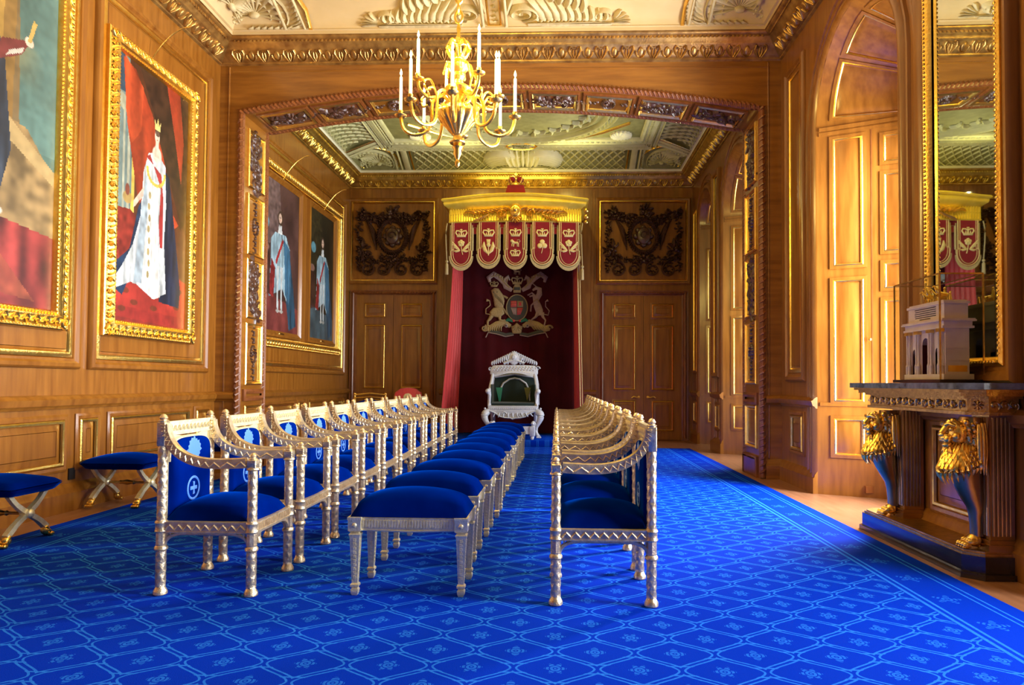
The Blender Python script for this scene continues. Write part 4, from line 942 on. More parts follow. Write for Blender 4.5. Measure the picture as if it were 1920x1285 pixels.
# ---- armchairs
def zigzag(mb, p, q, up, out, w, n, r=.005):
    # raised zigzag between two points; up = in-plane normal
    pts = []
    for i in range(2 * n + 1):
        s = i / (2 * n); e = w if i % 2 else -w
        pts.append(tuple(p[k] + (q[k] - p[k]) * s + up[k] * e + out[k] for k in range(3)))
    mb.tube(pts, r, 4)
def emblem_star(mb, r):
    P = []
    for i in range(32):
        q = 2 * pi * i / 32; rr = r * (1, .8, .92, .8)[i % 4] * (1.0 if (i // 4) % 2 == 0 else .9); P.append((rr * cos(q), rr * sin(q)))
    mb.poly(P, .004)
def cross_pts(s): a = s * .28; return [(-a, -s), (a, -s), (a * .6, -a), (s, -a), (s, a), (a * .6, a), (a, s), (-a, s), (-a * .6, a), (-s, a), (-s, -a), (-a * .6, -a)]
AW, AD = .25, .245     # half width (y), half depth (x)
def make_armchair():
    t = thing('armchair', (0, 0, 0), 'x', 'armchair')
    for sy in (-1, 1):
        for sx in (-1, 1):
            x, y = sx * AD, sy * AW; m = MB(); r = .0255
            m.lathe([(.030, 0), (.036, .004), (.036, .018), (.030, .030), (.022, .045)], (x, y, 0), 14); m.twist((x, y), .045, .235, r)
            m.lathe([(.024, .232), (.034, .240), (.034, .252), (.026, .262), (.028, .27)], (x, y, 0), 14); m.lathe([(.027, .265), (.027, .335)], (x, y, 0), 8)
            m.lathe([(.030, .330), (.034, .338), (.030, .350), (.030, .375), (.034, .382), (.030, .392)], (x, y, 0), 12)
            if sx > 0:
                m.twist((x, y), .39, .665, r * .95); m.lathe([(.024, .66), (.034, .668), (.030, .678)], (x, y, 0), 12); m.bbox(x - .026, x + .026, y - .026, y + .026, .676, .722, .004)
                m.lathe([(.020, .720), (.022, .727), (.014, .732), (.018, .740), (.012, .752), (.002, .757)], (x, y, 0), 12)
            else:
                m.twist((x, y), .39, .80, r * .95); m.bbox(x - .024, x + .024, y - .026, y + .026, .79, .918, .004)
                m.lathe([(.024, .916), (.027, .924), (.017, .930), (.022, .940), (.014, .955), (.002, .961)], (x, y, 0), 12)
            m.build('leg', GOLDP, t)
        # arm: broad sweeping board from the top of the back post to the front post
        y = sy * AW; P = smoothpath([(-AD + .012, y, .905), (-AD + .018, y, .86), (-AD + .045, y, .80), (-AD + .10, y, .745), (-AD + .18, y, .708), (-AD + .29, y, .692), (AD - .03, y, .698)], 5)
        m = MB(); m.tube(P, .034, 4, sq=(.86, 1.0), up=(0, 1, 0), rot=pi / 4); m.tube([(p[0] - .003, y, p[2] + .023) for p in P], .011, 6, sq=(1.0, 2.2), up=(0, 1, 0))
        for s2 in (-1, 1):
            pts = []
            for i, p in enumerate(P):
                a = P[max(i - 1, 0)]; b_ = P[min(i + 1, len(P) - 1)]; d = norm((b_[0] - a[0], 0, b_[2] - a[2])); e = .012 if i % 2 else -.012
                pts.append((p[0] - d[2] * e, y + s2 * .024, p[2] + d[0] * e))
            m.tube(pts, .0055, 4)
        m.build('arm', GOLDP, t)
    # seat frame with arched brackets
    m = MB()
    for sy in (-1, 1):
        y = sy * AW; m.box(-AD, AD, y - .016, y + .016, .335, .385); m.box(-AD, AD, y - .020, y + .020, .380, .388); m.box(-AD, AD, y - .020, y + .020, .330, .338); zigzag(m, (-AD + .03, y, .36), (AD - .03, y, .36), (0, 0, 1), (0, sy * .017, 0), .012, 9, .0065)
        A = [(-AD, y, .27)] + [(-AD + .02 + .10 * (1 - cos(q)) , y, .27 + .055 * sin(q)) for q in np.linspace(0, pi / 2, 6)]; A += [(-p[0], y, p[2]) for p in A[::-1]]; m.tube(A, .011, 6, sq=(1, 1), up=(0, 1, 0))
        for q in np.arange(-AD + .03, AD - .02, .022):
            zb = .325 - .045 * max(0, (abs(q) - .09) / .15) ** 2; m.box(q - .004, q + .004, y - .006, y + .006, zb, .335)
    for sx in (-1, 1):
        x = sx * AD; m.box(x - .016, x + .016, -AW, AW, .335, .385); m.box(x - .020, x + .020, -AW, AW, .380, .388); m.box(x - .020, x + .020, -AW, AW, .330, .338)
        for q in np.arange(-AW + .035, AW - .02, .026): m.box(x + sx * .016, x + sx * .022, q - .006, q + .006, .343, .376)
        A = [(x, -AW, .27)] + [(x, -AW + .02 + .10 * (1 - cos(q)), .27 + .055 * sin(q)) for q in np.linspace(0, pi / 2, 6)]; A += [(x, -p[1], p[2]) for p in A[::-1]]; m.tube(A, .011, 6, up=(1, 0, 0))
        for q in np.arange(-AW + .03, AW - .02, .022):
            zb = .325 - .045 * max(0, (abs(q) - .09) / .15) ** 2; m.box(x - .006, x + .006, q - .004, q + .004, zb, .335)
    m.build('seat_frame', GOLDP, t)
    # cushion: domed, bulging over the rails
    m = MB(); nx, ny = 14, 14; vs = []; f = []
    for i in range(nx + 1):
        for j in range(ny + 1):
            u, v = -1 + 2 * i / nx, -1 + 2 * j / ny; e = max(abs(u), abs(v)); k = (1 - abs(u) ** 4) * (1 - abs(v) ** 4)
            vs.append((u * (AD - .008) + .012 * (1 if u > 0 else 0) * (1 - v * v), v * (AW - .022), .388 + .075 * max(k, 0) ** .28 + .040 * (1 - u * u) * (1 - v * v)))
    f = [(i * (ny + 1) + j, (i + 1) * (ny + 1) + j, (i + 1) * (ny + 1) + j + 1, i * (ny + 1) + j + 1) for i in range(nx) for j in range(ny)]
    m.add(vs, f); m.box(-AD + .01, AD - .01, -AW + .023, AW - .023, .375, .392); m.build('seat_cushion', VELVET, t, smooth=60)
    # back: gilt surround with shaped upholstered panel
    m = MB(); x = -AD
    m.box(x - .010, x + .012, -AW + .02, AW - .02, .845, .915); m.box(x - .014, x + .016, -AW + .02, AW - .02, .908, .918); m.box(x - .014, x + .016, -AW + .02, AW - .02, .842, .850)
    for q in np.arange(-AW + .05, AW - .04, .04):
        m.tube([(x + .014, q - .014, .866), (x + .018, q, .893), (x + .014, q + .014, .866)], .005, 4)
    def bw(z): return (AW - .03) * (.70 + .30 * min(1, max(0, (.845 - z) / .12)) ** .6) if z > .62 else AW - .03
    R = [(s_ * (AW - .035) * (abs(cos(q)) ** .55) * (1 if cos(q) > 0 else 1), .70 + .125 * abs(sin(q)) ** .6) for q, s_ in [(q, 1 if cos(q) >= 0 else -1) for q in np.linspace(0, pi, 21)]]
    m.tube([(x + .012, p[0], p[1]) for p in R], .010, 6, up=(1, 0, 0))
    for s_ in (-1, 1):      # spandrels between panel and posts
        m.add([(x + .006, s_ * (AW - .02), .85), (x + .006, s_ * (AW - .02), .70)] + [(x + .006, s_ * abs(p[0]), p[1]) for p in (R[:11])], [tuple(range(13))])
        m.box(x - .004, x + .012, s_ * AW - (.034 if s_ > 0 else -.018), s_ * AW + (-.018 if s_ > 0 else .034), .39, .85)
    m.build('back_frame', GOLDS, t)
    m = MB(); pts = [(-(AW - .036), .395)] + [(-abs(p[0]) if p[0] < 0 else p[0], p[1]) for p in R[::-1]] + [(AW - .036, .395)]
    m.T = lambda a, b, h: (x + h, a, b); m.poly(pts, .035, 0, .16); m.poly(pts, -.028, 0, .10); bk = m.build('back_cushion', VELVET, t, smooth=60)
    e = MB(lambda a, b, h: (x + .037 + h, a, b + .745)); emblem_star(e, .085); e.build('star_badge', EMBR, bk); e = MB(); e.T = lambda a, b, h: (x + .037 + h, a, b + .53)
    e.stroke([(.062 * cos(q), .062 * sin(q)) for q in np.linspace(0, 2 * pi, 24)], [.007] * 24, .004); e.poly(cross_pts(.036), .004)
    e.build('cross_badge', EMBR, bk)
    return t
arm0 = make_armchair()
ORD = ['nearest', 'second from the front', 'third from the front', 'fourth from the front', 'fifth from the front', 'sixth from the front', 'fifth from the far end', 'fourth from the far end', 'third from the far end', 'second from the far end', 'farthest']
for k in range(11):
    c = arm0 if k == 0 else copy_tree(arm0)
    c.location = (-1.86, 3.655 + AW + .694 * k, .012); c.rotation_euler = (0, 0, 0)
    c['label'] = 'gilt armchair with blue seat facing right, %s in the left row' % ORD[k]; c['group'] = 'armchairs in the left row'
for k in range(11):
    c = copy_tree(arm0); c.location = (.245, 3.60 + AW + .694 * k, .012); c.rotation_euler = (0, 0, pi)
    c['label'] = 'gilt armchair with blue seat facing left, %s in the right row' % ORD[k]; c['group'] = 'armchairs in the right row'

# ---- bench stools in the middle
def make_stool():
    t = thing('footstool', (0, 0, 0), 'x', 'footstool'); hx, hy = .285, .165
    for sx in (-1, 1):
        for sy in (-1, 1):
            m = MB(); x, y = sx * hx, sy * hy
            def sq(prof):
                vs = [];
                for (r, z) in prof: vs += [(x - r, y - r, z), (x + r, y - r, z), (x + r, y + r, z), (x - r, y + r, z)]
                m.add(vs, [(i * 4 + j, i * 4 + (j + 1) % 4, i * 4 + 4 + (j + 1) % 4, i * 4 + 4 + j) for i in range(len(prof) - 1) for j in range(4)] + [(3, 2, 1, 0), tuple(len(prof) * 4 - 4 + j for j in range(4))])
            sq([(.013, 0), (.018, .012), (.020, .030), (.014, .040), (.022, .048), (.022, .058), (.015, .066), (.026, .31), (.031, .325), (.022, .335), (.034, .345), (.034, .40), (.037, .405), (.037, .418)])
            for z in np.arange(.09, .30, .022):
                r = .015 + .011 * (z - .066) / .244
                for (dx, dy) in ((0, -1), (0, 1), (-1, 0), (1, 0)):
                    cx_, cy_ = x + dx * r, y + dy * r; a = .0075
                    m.box(cx_ - (a if dx == 0 else .003), cx_ + (a if dx == 0 else .003), cy_ - (a if dy == 0 else .003), cy_ + (a if dy == 0 else .003), z, z + .014)
            for (dx, dy) in ((0, -1), (0, 1), (-1, 0), (1, 0)): m.ball((x + dx * .034, y + dy * .034, .375), .014, 8, 4, (.5 if dx else 1, .5 if dy else 1, 1))
            m.build('leg', GOLDS, t)
    m = MB()
    for sy in (-1, 1):
        y = sy * hy; m.box(-hx, hx, y - .014, y + .014, .352, .410); m.tube([(-hx, y + sy * .008, .412), (hx, y + sy * .008, .412)], .011, 8); m.tube([(-hx, y + sy * .006, .352), (0, y + sy * .006, .343), (hx, y + sy * .006, .352)], .009, 8)
        for q in np.arange(-hx + .045, hx - .035, .0155): m.box(q - .0045, q + .0045, y + sy * .012, y + sy * .020, .362, .400)
    for sx in (-1, 1):
        x = sx * hx; m.box(x - .014, x + .014, -hy, hy, .352, .410); m.tube([(x + sx * .008, -hy, .412), (x + sx * .008, hy, .412)], .011, 8); m.tube([(x + sx * .006, -hy, .352), (x + sx * .006, hy, .352)], .009, 8)
        for q in np.arange(-hy + .045, hy - .035, .0155): m.box(x + sx * .012, x + sx * .020, q - .0045, q + .0045, .362, .400)
    m.build('seat_frame', GOLDS, t)
    m = MB(); nx, ny = 20, 14; vs = []
    for i in range(nx + 1):
        for j in range(ny + 1):
            u, v = -1 + 2 * i / nx, -1 + 2 * j / ny; k = (1 - abs(u) ** 6) * (1 - abs(v) ** 5); vs.append((u * (hx + .026), v * (hy + .022), .418 + .070 * max(k, 0) ** .3 + .066 * (1 - u * u) ** .7 * (1 - v * v) ** .7))
    m.add(vs, [(i * (ny + 1) + j, (i + 1) * (ny + 1) + j, (i + 1) * (ny + 1) + j + 1, i * (ny + 1) + j + 1) for i in range(nx) for j in range(ny)])
    m.add([(-hx - .026, -hy - .022, .418), (hx + .026, -hy - .022, .418), (hx + .026, hy + .022, .418), (-hx - .026, hy + .022, .418)], [(0, 1, 2, 3)])
    m.build('seat_cushion', VELVET, t, smooth=60); return t
st0 = make_stool(); ORD2 = ORD[:5] + ['fifth from the far end'] + ORD[7:]
for k in range(10):
    c = st0 if k == 0 else copy_tree(st0)
    c.location = (-.80 + (.012, -.01, .0, .015, -.01, 0, .01, -.01, .0, .01)[k], 3.875 + .722 * k, .012)
    c['label'] = 'gilt footstool with domed blue cushion, %s in the middle row' % ORD2[k]; c['group'] = 'footstools in the middle row'

# ---- X-frame stools by the left wall
def make_xstool():
    t = thing('cross_frame_stool', (0, 0, 0), 'x', 'stool')
    fx = .21; half = .185
    for sx in (-1, 1):
        m = MB(); x = sx * fx
        for sg in (-1, 1):
            P = smoothpath([(x, sg * half, .07), (x, sg * .10, .14), (x, 0, .20), (x, -sg * .10, .27), (x, -sg * .17, .345)], 4)
            m.tube(P, [.026] * 4 + [.024] * 8 + [.022] * 5, 4, up=(1, 0, 0), rot=pi / 4)
        m.lathe([(.001, -.045), (.020, -.043), (.030, -.034), (.032, -.026), (.032, .026), (.030, .034), (.020, .043), (.001, .045)], n=14); # boss built upright then turned
        nb = 8 * 14; vs = m.v[-nb:]; m.v[-nb:] = [(x + p[2], p[0], .20 + p[1]) for p in vs]
        m.build('crossed_leg', GOLDS, t)
        for sg in (-1, 1):
            m = MB(); y = sg * half
            for q in range(4): m.ball((x + (-.024 + .016 * q), y + sg * .030, .016), .015, 7, 5, (.8, 1.6, 1.0)); m.tube([(x - .018 + .012 * q, y - sg * .02, .075), (x - .021 + .014 * q, y + sg * .02, .032)], [.010, .011], 5)
            m.ball((x, y - sg * .005, .045), .030, 8, 6, (1, 1.1, 1.1)); m.build('paw_foot', GOLD, t)
    m = MB(); m.tube([(-fx + .03, 0, .20), (-.08, 0, .20), (-.065, 0, .20), (-.05, 0, .20), (0, 0, .20), (.05, 0, .20), (.065, 0, .20), (.08, 0, .20), (fx - .03, 0, .20)], [.010, .010, .020, .014, .026, .014, .020, .010, .010], 10, up=(0, 1, 0)); m.build('stretcher', GOLDD, t)
    m = MB(); nx, ny = 16, 16; vs = []; f = []
    hx, hy = .29, .235
    for L_, z0, s_ in ((0, .40, 1), (1, .345, -1)):
        for i in range(nx + 1):
            for j in range(ny + 1):
                u, v = -1 + 2 * i / nx, -1 + 2 * j / ny; k = max((1 - abs(u) ** 8) * (1 - abs(v) ** 8), 0) ** .3
                vs.append((u * hx, v * hy, (.395 + .035 * k + .045 * (1 - u * u) * (1 - v * v)) if L_ == 0 else (.39 - .055 * k)))
        b0 = L_ * (nx + 1) * (ny + 1)
        f += [(b0 + i * (ny + 1) + j, b0 + (i + 1) * (ny + 1) + j, b0 + (i + 1) * (ny + 1) + j + 1, b0 + i * (ny + 1) + j + 1) for i in range(nx) for j in range(ny)]
    m.add(vs, f); m.build('seat_cushion', VELVET, t, smooth=60); return t
x0 = make_xstool()
for k, (x, y, lab, z) in enumerate(((-3.93, 4.78, 'blue-topped gilt stool with crossed paw-footed legs, cut off by the left edge', .012), (-3.96, 6.30, 'blue-topped gilt stool with crossed paw-footed legs, below the painting of the crowned woman', .012),
                                   (-3.90, 7.95, 'blue-topped gilt crossed-leg stool glimpsed behind the nearest two left armchairs', .012))):
    c = x0 if k == 0 else copy_tree(x0); c.location = (x, y, z); c['label'] = lab; c['group'] = 'crossed-leg stools along the left wall'

# ================================================================== CONSOLE TABLE
t = thing('console_table', (2.60, 4.93, 0), 'gilt console table carried by lion legs, marble top, against the right pier', 'table')
O_ = (2.60, 4.93)
def loc(x, y): return (x - O_[0], y - O_[1])
def chamf(x0, x1, y0, y1, c, z0, z1, mb, inn=0):   # slab with cut front corners (front is -x)
    P = [(x1, y0), (x0 + c, y0), (x0, y0 + c), (x0, y1 - c), (x0 + c, y1), (x1, y1)]
    P = [(p[0] - O_[0], p[1] - O_[1]) for p in P]; n = 6
    mb.add([(p[0], p[1], z0) for p in P] + [(p[0], p[1], z1) for p in P], [tuple(range(n - 1, -1, -1)), tuple(range(n, 2 * n))] + [(j, (j + 1) % n, n + (j + 1) % n, n + j) for j in range(n)])
m = MB(); chamf(2.435, 2.745, 4.20, 5.78, .09, 0, .035, m); chamf(2.45, 2.745, 4.22, 5.76, .09, .035, .135, m); m.build('plinth', BLACK, t, smooth=0)
m = MB(); chamf(2.462, 2.745, 4.235, 5.745, .085, .135, .150, m); chamf(2.475, 2.745, 4.25, 5.73, .08, .150, .160, m); m.build('plinth_moulding', GOLDD, t, smooth=0)
m = MB(); chamf(2.37, 2.755, 4.10, 5.80, .10, 1.130, 1.168, m); m.build('marble_top', MARBLE, t, smooth=0)
m = MB(); chamf(2.47, 2.745, 4.20, 5.70, .09, .975, .995, m); chamf(2.49, 2.745, 4.22, 5.68, .08, .995, 1.075, m); chamf(2.46, 2.75, 4.19, 5.71, .09, 1.075, 1.09, m); chamf(2.42, 2.75, 4.15, 5.75, .095, 1.09, 1.112, m); chamf(2.395, 2.75, 4.12, 5.78, .10, 1.112, 1.129, m)
fr = m.build('frieze', GOLDD, t, smooth=0)
m = MB(lambda a, b, h: (2.49 - O_[0] - h, a - O_[1], b))
for i in range(15):
    a = 4.34 + i * .087; m.spiral(a, 1.035, .028, 1.2, .008, .014, i * 1.0, (-1) ** i, 12); m.leaf(a + .03, 1.01, 1.2, .05, .010, .012, .6, 5); m.leaf(a + .03, 1.06, -1.2, .05, .010, .012, .6, 5)
m.build('foliage_relief', GOLDD, fr); m = MB()
m.T = lambda a, b, h: (a - O_[0], 4.22 - O_[1] - h, b)
for i in range(3):
    a = 2.60 + i * .055; m.spiral(a, 1.035, .024, 1.2, .008, .012, i, 1, 12); m.leaf(a + .025, 1.01, 1.2, .04, .008, .012, .6, 5)
m.build('foliage_relief', GOLDD, fr); m = MB()
m.T = lambda a, b, h: (2.49 + .04 + a * .707 - O_[0] - h * .7, 4.22 + .04 - a * .707 - O_[1] - h * .7, b)
for k in range(8): m.leaf(0, 1.035, k * pi / 4, .030, .008, .012, 0, 5)
m.dot(0, 1.035, .01, .018); m.build('corner_rosette', GOLDD, fr)
for y0 in (4.27, 5.30):      # reeded pilasters behind the lions
    m = MB(); a0, a1 = loc(2.60, y0); m.box(a0, 2.745 - O_[0], a1, a1 + .17, .165, .975); m.box(a0 - .02, 2.745 - O_[0], a1 - .02, a1 + .19, .16, .20); m.box(a0 - .01, 2.745 - O_[0], a1 - .01, a1 + .18, .20, .225)
    for k in range(5):
        m.tube([(a0 - .001, a1 + .02 + .0325 * k, .25), (a0 - .001, a1 + .02 + .0325 * k, .96)], .010, 6)
        m.tube([(a0 + .02 + .024 * k, a1 - .001, .25), (a0 + .02 + .024 * k, a1 - .001, .96)], .008, 6)
    m.build('reeded_pilaster', BRONZE, t)
# lion monopod: forward is -x in the lion's own frame
def make_lion(px, py):
    L_ = loc(px, py)
    T = lambda x, y, z: (L_[0] + x, L_[1] + y, .16 + z)
    # body and leg as one lofted surface
    sec = [(.030, .075, .034, .030), (.028, .13, .033, .030), (.026, .20, .037, .034), (.030, .225, .046, .040), (.024, .25, .046, .042), (.006, .30, .058, .050), (-.018, .37, .072, .058), (-.032, .44, .082, .062), (-.036, .50, .084, .064), (-.026, .56, .080, .062), (-.008, .62, .072, .060), (.0, .68, .070, .060), (.0, .74, .066, .058), (.0, .80, .055, .05)]
    m = MB(T); n = 16; vs = []
    for (cx_, z, rx, ry) in sec:
        rx *= 1.15; ry *= 1.2
        for j in range(n): q = 2 * pi * j / n; vs.append((cx_ + rx * cos(q), ry * sin(q), z))
    m.add(vs, [(i * n + j, i * n + (j + 1) % n, (i + 1) * n + (j + 1) % n, (i + 1) * n + j) for i in range(len(sec) - 1) for j in range(n)] + [tuple(range(n - 1, -1, -1)), tuple((len(sec) - 1) * n + j for j in range(n))])
    m.tube([(.050, 0, .30), (.085, 0, .27), (.075, 0, .24)], [.02, .022, .008], 8)
    body = m.build('lion_leg', BRONZE, t, smooth=60)
    # paw
    m = MB(T)
    for k in range(4):
        y = -.036 + .024 * k; m.ball((-.050, y, .022), .021, 8, 6, (1.25, .72, 1.0)); m.ball((-.015, y, .042), .024, 8, 6, (1.4, .7, .9)); m.ball((-.074, y, .010), .006, 6, 4)
    m.ball((.012, 0, .050), .044, 10, 6, (1, 1, .95)); m.ball((.045, 0, .025), .028, 8, 5)
    m.build('paw', GOLD, body)
    # head looking forward, with brow, muzzle and open jaw
    HZ = .700; hp = lambda x, y, z: (-.082 + x * 1.15, y * 1.22, HZ + z * 1.15)
    m = MB(lambda x, y, z: T(*hp(x, y, z))); m.ball((0, 0, 0), .062, 16, 12, (.95, .90, 1.1)); m.ball((-.056, 0, -.025), .034, 12, 8, (1.1, 1.0, .80)); m.ball((-.086, 0, -.008), .015, 8, 6, (.9, 1.4, .8))
    m.tube([(-.034, 0, .056), (-.060, 0, .030), (-.086, 0, -.002)], [.022, .017, .014], 8); m.ball((-.054, 0, -.062), .025, 10, 6, (1.0, 1.0, .75)); m.tube([(-.066, -.030, -.042), (-.092, 0, -.034), (-.066, .030, -.042)], .006, 6)
    for s_ in (-1, 1):
        m.ball((-.050, s_ * .030, .022), .012, 8, 6); m.tube([(-.070, s_ * .010, .044), (-.062, s_ * .030, .052), (-.038, s_ * .048, .040)], .011, 6); m.ball((-.064, s_ * .022, -.030), .021, 8, 6); m.ball((-.032, s_ * .046, -.014), .022, 8, 6); m.ball((.012, s_ * .056, .062), .017, 8, 6)
    for k in range(7): m.tube([(-.050, (k - 3) * .010, -.075), (-.056, (k - 3) * .012, -.10), (-.048, (k - 3) * .012, -.118)], [.008, .008, .003], 5)
    hd = m.build('lion_head', GOLD, body, smooth=60)
    # mane: tight curls round the head, long feathered locks fanning over the chest
    m = MB(T); R_ = random.Random(11)
    for ring_ in range(6):
        x0_ = -.060 + .026 * ring_; rr = (.074, .084, .088, .084, .074, .056)[ring_]; n_ = 17
        for k in range(n_):
            q = 2 * pi * (k + .5 * (ring_ % 2)) / n_; y, z = rr * cos(q), min(HZ + rr * 1.10 * sin(q), .794)
            if ring_ == 0 and sin(q) < -.2: continue
            P = [(x0_ + .020 * u / 5, y * (1 + .05 * sin(u + k)), z - .034 * u / 5 + .007 * sin(u * 1.4 + k * 2)) for u in range(6)]
            m.tube(P, [.007, .012, .013, .012, .009, .003], 5)
    m.ball((.0, 0, HZ), .076, 12, 8, (1.0, .95, 1.1)); m.ball((.035, 0, HZ - .01), .07, 12, 8, (1, .95, 1.15))
    for row in range(4):
        n_ = 17
        for k in range(n_):
            t_ = (k - (n_ - 1) / 2 + .5 * (row % 2)) / ((n_ - 1) / 2); q = pi + t_ * 1.65; fr_ = max(0, cos(t_ * 1.6))
            z0_, z1_ = .640 - .030 * row, .530 - .030 * row - .055 * fr_ + .03 * (1 - fr_); P = []
            for s_ in range(8):
                u = s_ / 7; r_ = .055 + .012 * row + (.018 + .050 * fr_) * sin(pi * min(u * .72 + .1, 1)); P.append((-.020 - .010 * fr_ + r_ * cos(q), r_ * .92 * sin(q) + .003 * sin(u * 6 + k), z0_ + (z1_ - z0_) * u))
            m.tube(P, [.006, .010, .0125, .0130, .012, .010, .006, .001], 5)
    for k in range(12):      # back and sides of the neck
        q = (k - 5.5) * .30; P = [(.070 * cos(q) + .010 * u, .088 * sin(q), .76 - .30 * u + .008 * sin(u * 9 + k)) for u in np.linspace(0, 1, 8)]
        m.tube(P, [.010, .017, .019, .019, .018, .015, .010, .003], 6)
    m.build('mane', GOLD, body, smooth=60)
make_lion(2.545, 4.36); make_lion(2.545, 5.42)

# ---- glass case with a model of a triumphal arch
CX0, CX1, CY0, CY1, CZ0, CZ1 = 2.43, 2.70, 4.48, 5.07, 1.170, 1.865
t = thing('display_case', ((CX0 + CX1) / 2, (CY0 + CY1) / 2, CZ0), 'glass display case with thin brass edges on the marble console top', 'glass case')
ox, oy = (CX0 + CX1) / 2, (CY0 + CY1) / 2; hx, hy, H_ = (CX1 - CX0) / 2, (CY1 - CY0) / 2, CZ1 - CZ0
m = MB(); m.box(-hx - .01, hx + .01, -hy - .012, hy + .012, .0, .020); m.build('base', BLACK, t, smooth=0)
for a in ((-hx, -hx + .004, -hy, hy), (hx - .004, hx, -hy, hy), (-hx, hx, -hy, -hy + .004), (-hx, hx, hy - .004, hy)):
    m = MB(); m.box(*a, .021, H_ - .004); m.build('glass_panel', GLASS, t, smooth=0)
m = MB(); m.box(-hx, hx, -hy, hy, H_ - .004, H_); m.build('glass_panel', GLASS, t, smooth=0)
m = MB(); e = .0045
for sx in (-1, 1):
    for sy in (-1, 1): m.box(sx * hx - e, sx * hx + e, sy * hy - e, sy * hy + e, .02, H_)
    m.box(sx * hx - e, sx * hx + e, -hy, hy, H_ - .004, H_ + .005)
for sy in (-1, 1): m.box(-hx, hx, sy * hy - e, sy * hy + e, H_ - .004, H_ + .005)
m.build('brass_edge', GOLDD, t, smooth=0)
# model arch (front faces -x)
A = thing('model_arch', (ox, oy - .01, CZ0 + .021), 'white marble model of a triumphal arch topped with gold horses, inside the glass case', 'model')
m = MB(); dx, dy = .075, .235
m.box(-dx - .02, dx + .02, -dy - .015, dy + .015, 0, .035)
# arched block: piers + header with arched openings (large centre, small sides)
def front_with_arches(mb, x, y0, y1, z0, z1, arches):
    y = y0
    for (c, hw, zs) in arches:
        mb.add([(x, y, z0), (x, c - hw, z0), (x, c - hw, z1), (x, y, z1)], [(0, 1, 2, 3)])
        P = [(c + hw * cos(pi - pi * i / 8), zs + hw * sin(pi * i / 8)) for i in range(9)]
        for p, q in zip(P[:-1], P[1:]): mb.add([(x, p[0], p[1]), (x, q[0], q[1]), (x, q[0], z1), (x, p[0], z1)], [(0, 1, 2, 3)])
        for p, q in zip([(c - hw, z0)] + P, P + [(c + hw, z0)]): mb.add([(-dx, p[0], p[1]), (-dx, q[0], q[1]), (dx, q[0], q[1]), (dx, p[0], p[1])], [(0, 1, 2, 3)])
        y = c + hw
    mb.add([(x, y, z0), (x, y1, z0), (x, y1, z1), (x, y, z1)], [(0, 1, 2, 3)])
ar = [(-.145, .028, .18), (0, .045, .235), (.145, .028, .18)]
for x in (-dx, dx): front_with_arches(m, x, -dy, dy, .035, .33, ar)
for y in (-dy, dy): m.add([(-dx, y, .035), (dx, y, .035), (dx, y, .33), (-dx, y, .33)], [(0, 1, 2, 3)])
m.box(-dx - .025, dx + .025, -dy - .015, dy + .015, .33, .345); m.box(-dx - .015, dx + .015, -dy - .01, dy + .01, .345, .375); m.box(-dx - .035, dx + .035, -dy - .025, dy + .025, .375, .385); m.box(-dx - .030, dx + .030, -dy - .020, dy + .020, .385, .393)
m.box(-dx + .0, dx, -dy + .01, dy - .01, .393, .490); m.box(-dx - .008, dx + .008, -dy, dy, .490, .505); m.box(-dx, dx, -dy + .02, dy - .02, .505, .515)
for z in (.12, .20): m.box(-dx - .002, dx + .002, -dy - .003, -dy, z, z + .004)
m.build('body', MODEL, A, smooth=0)
for y in (-.215, -.185, -.095, -.065, .065, .095, .185, .215):
    m = MB(); m.lathe([(.012, .035), (.012, .09), (.013, .092), (.010, .10), (.008, .105), (.008, .30), (.010, .305), (.013, .328)], (-dx - .014, y, 0), 10); m.build('column', MODEL, A)
m = MB()
for y in (-.2, -.08, .08, .2): m.box(-dx - .003, -dx + .001, y - .018, y + .018, .05, .09); m.box(-dx - .028, -dx - .001, y - .028, y + .028, .308, .330)
m.box(-.06, .06, -dy - .003, -dy + .001, .05, .09) ; m.build('gilt_panels', GOLD, A, smooth=0)
m = MB()
R_ = random.Random(2)
for r_ in range(6):
    y = -.13
    while y < .13:
        w_ = R_.uniform(.006, .016)
        if r_ < 5 or abs(y) < .07: m.box(-dx - .002, -dx + .001, y, y + w_, .475 - .014 * r_, .481 - .014 * r_)
        y += w_ + .004
m.build('inscription', INK, A, smooth=0)
def horse(mb, x, y, z, s, rear=0.0):
    mb.tube([(x + .022 * s, y, z + .040 * s), (x, y, z + .042 * s), (x - .022 * s, y, z + (.046 + rear * .02) * s)], [.010 * s, .012 * s, .011 * s], 7)
    mb.tube([(x - .020 * s, y, z + (.048 + rear * .02) * s), (x - .032 * s, y, z + (.068 + rear * .02) * s), (x - .036 * s, y, z + (.074 + rear * .02) * s), (x - .048 * s, y, z + (.066 + rear * .02) * s)], [.010 * s, .007 * s, .006 * s, .003 * s], 6)
    for (lx, d, lift) in ((.020, .004, 0), (.024, -.004, 0), (-.018, .005, rear), (-.022, -.005, rear * 1.6)):
        mb.tube([(x + lx * s, y + d * s, z + .038 * s), (x + lx * s - lift * .010 * s, y + d * s, z + (.020 + lift * .014) * s), (x + lx * s - lift * .004 * s, y + d * s, z + lift * .010 * s)], [.005 * s, .003 * s, .0035 * s], 5)
    mb.tube([(x + .024 * s, y, z + .046 * s), (x + .034 * s, y, z + .030 * s), (x + .036 * s, y, z + .012 * s)], [.003 * s, .004 * s, .001], 5)
m = MB()
for k, y in enumerate((-.12, -.085, -.05, .03, .07)): horse(m, -.02, y, .515, 1.15, (k % 2) * .9)
m.box(.01, .045, -.10, -.03, .52, .545); m.tube([(.02, -.06, .54), (.02, -.06, .60)], [.012, .008], 8); m.ball((.02, -.06, .61), .009)
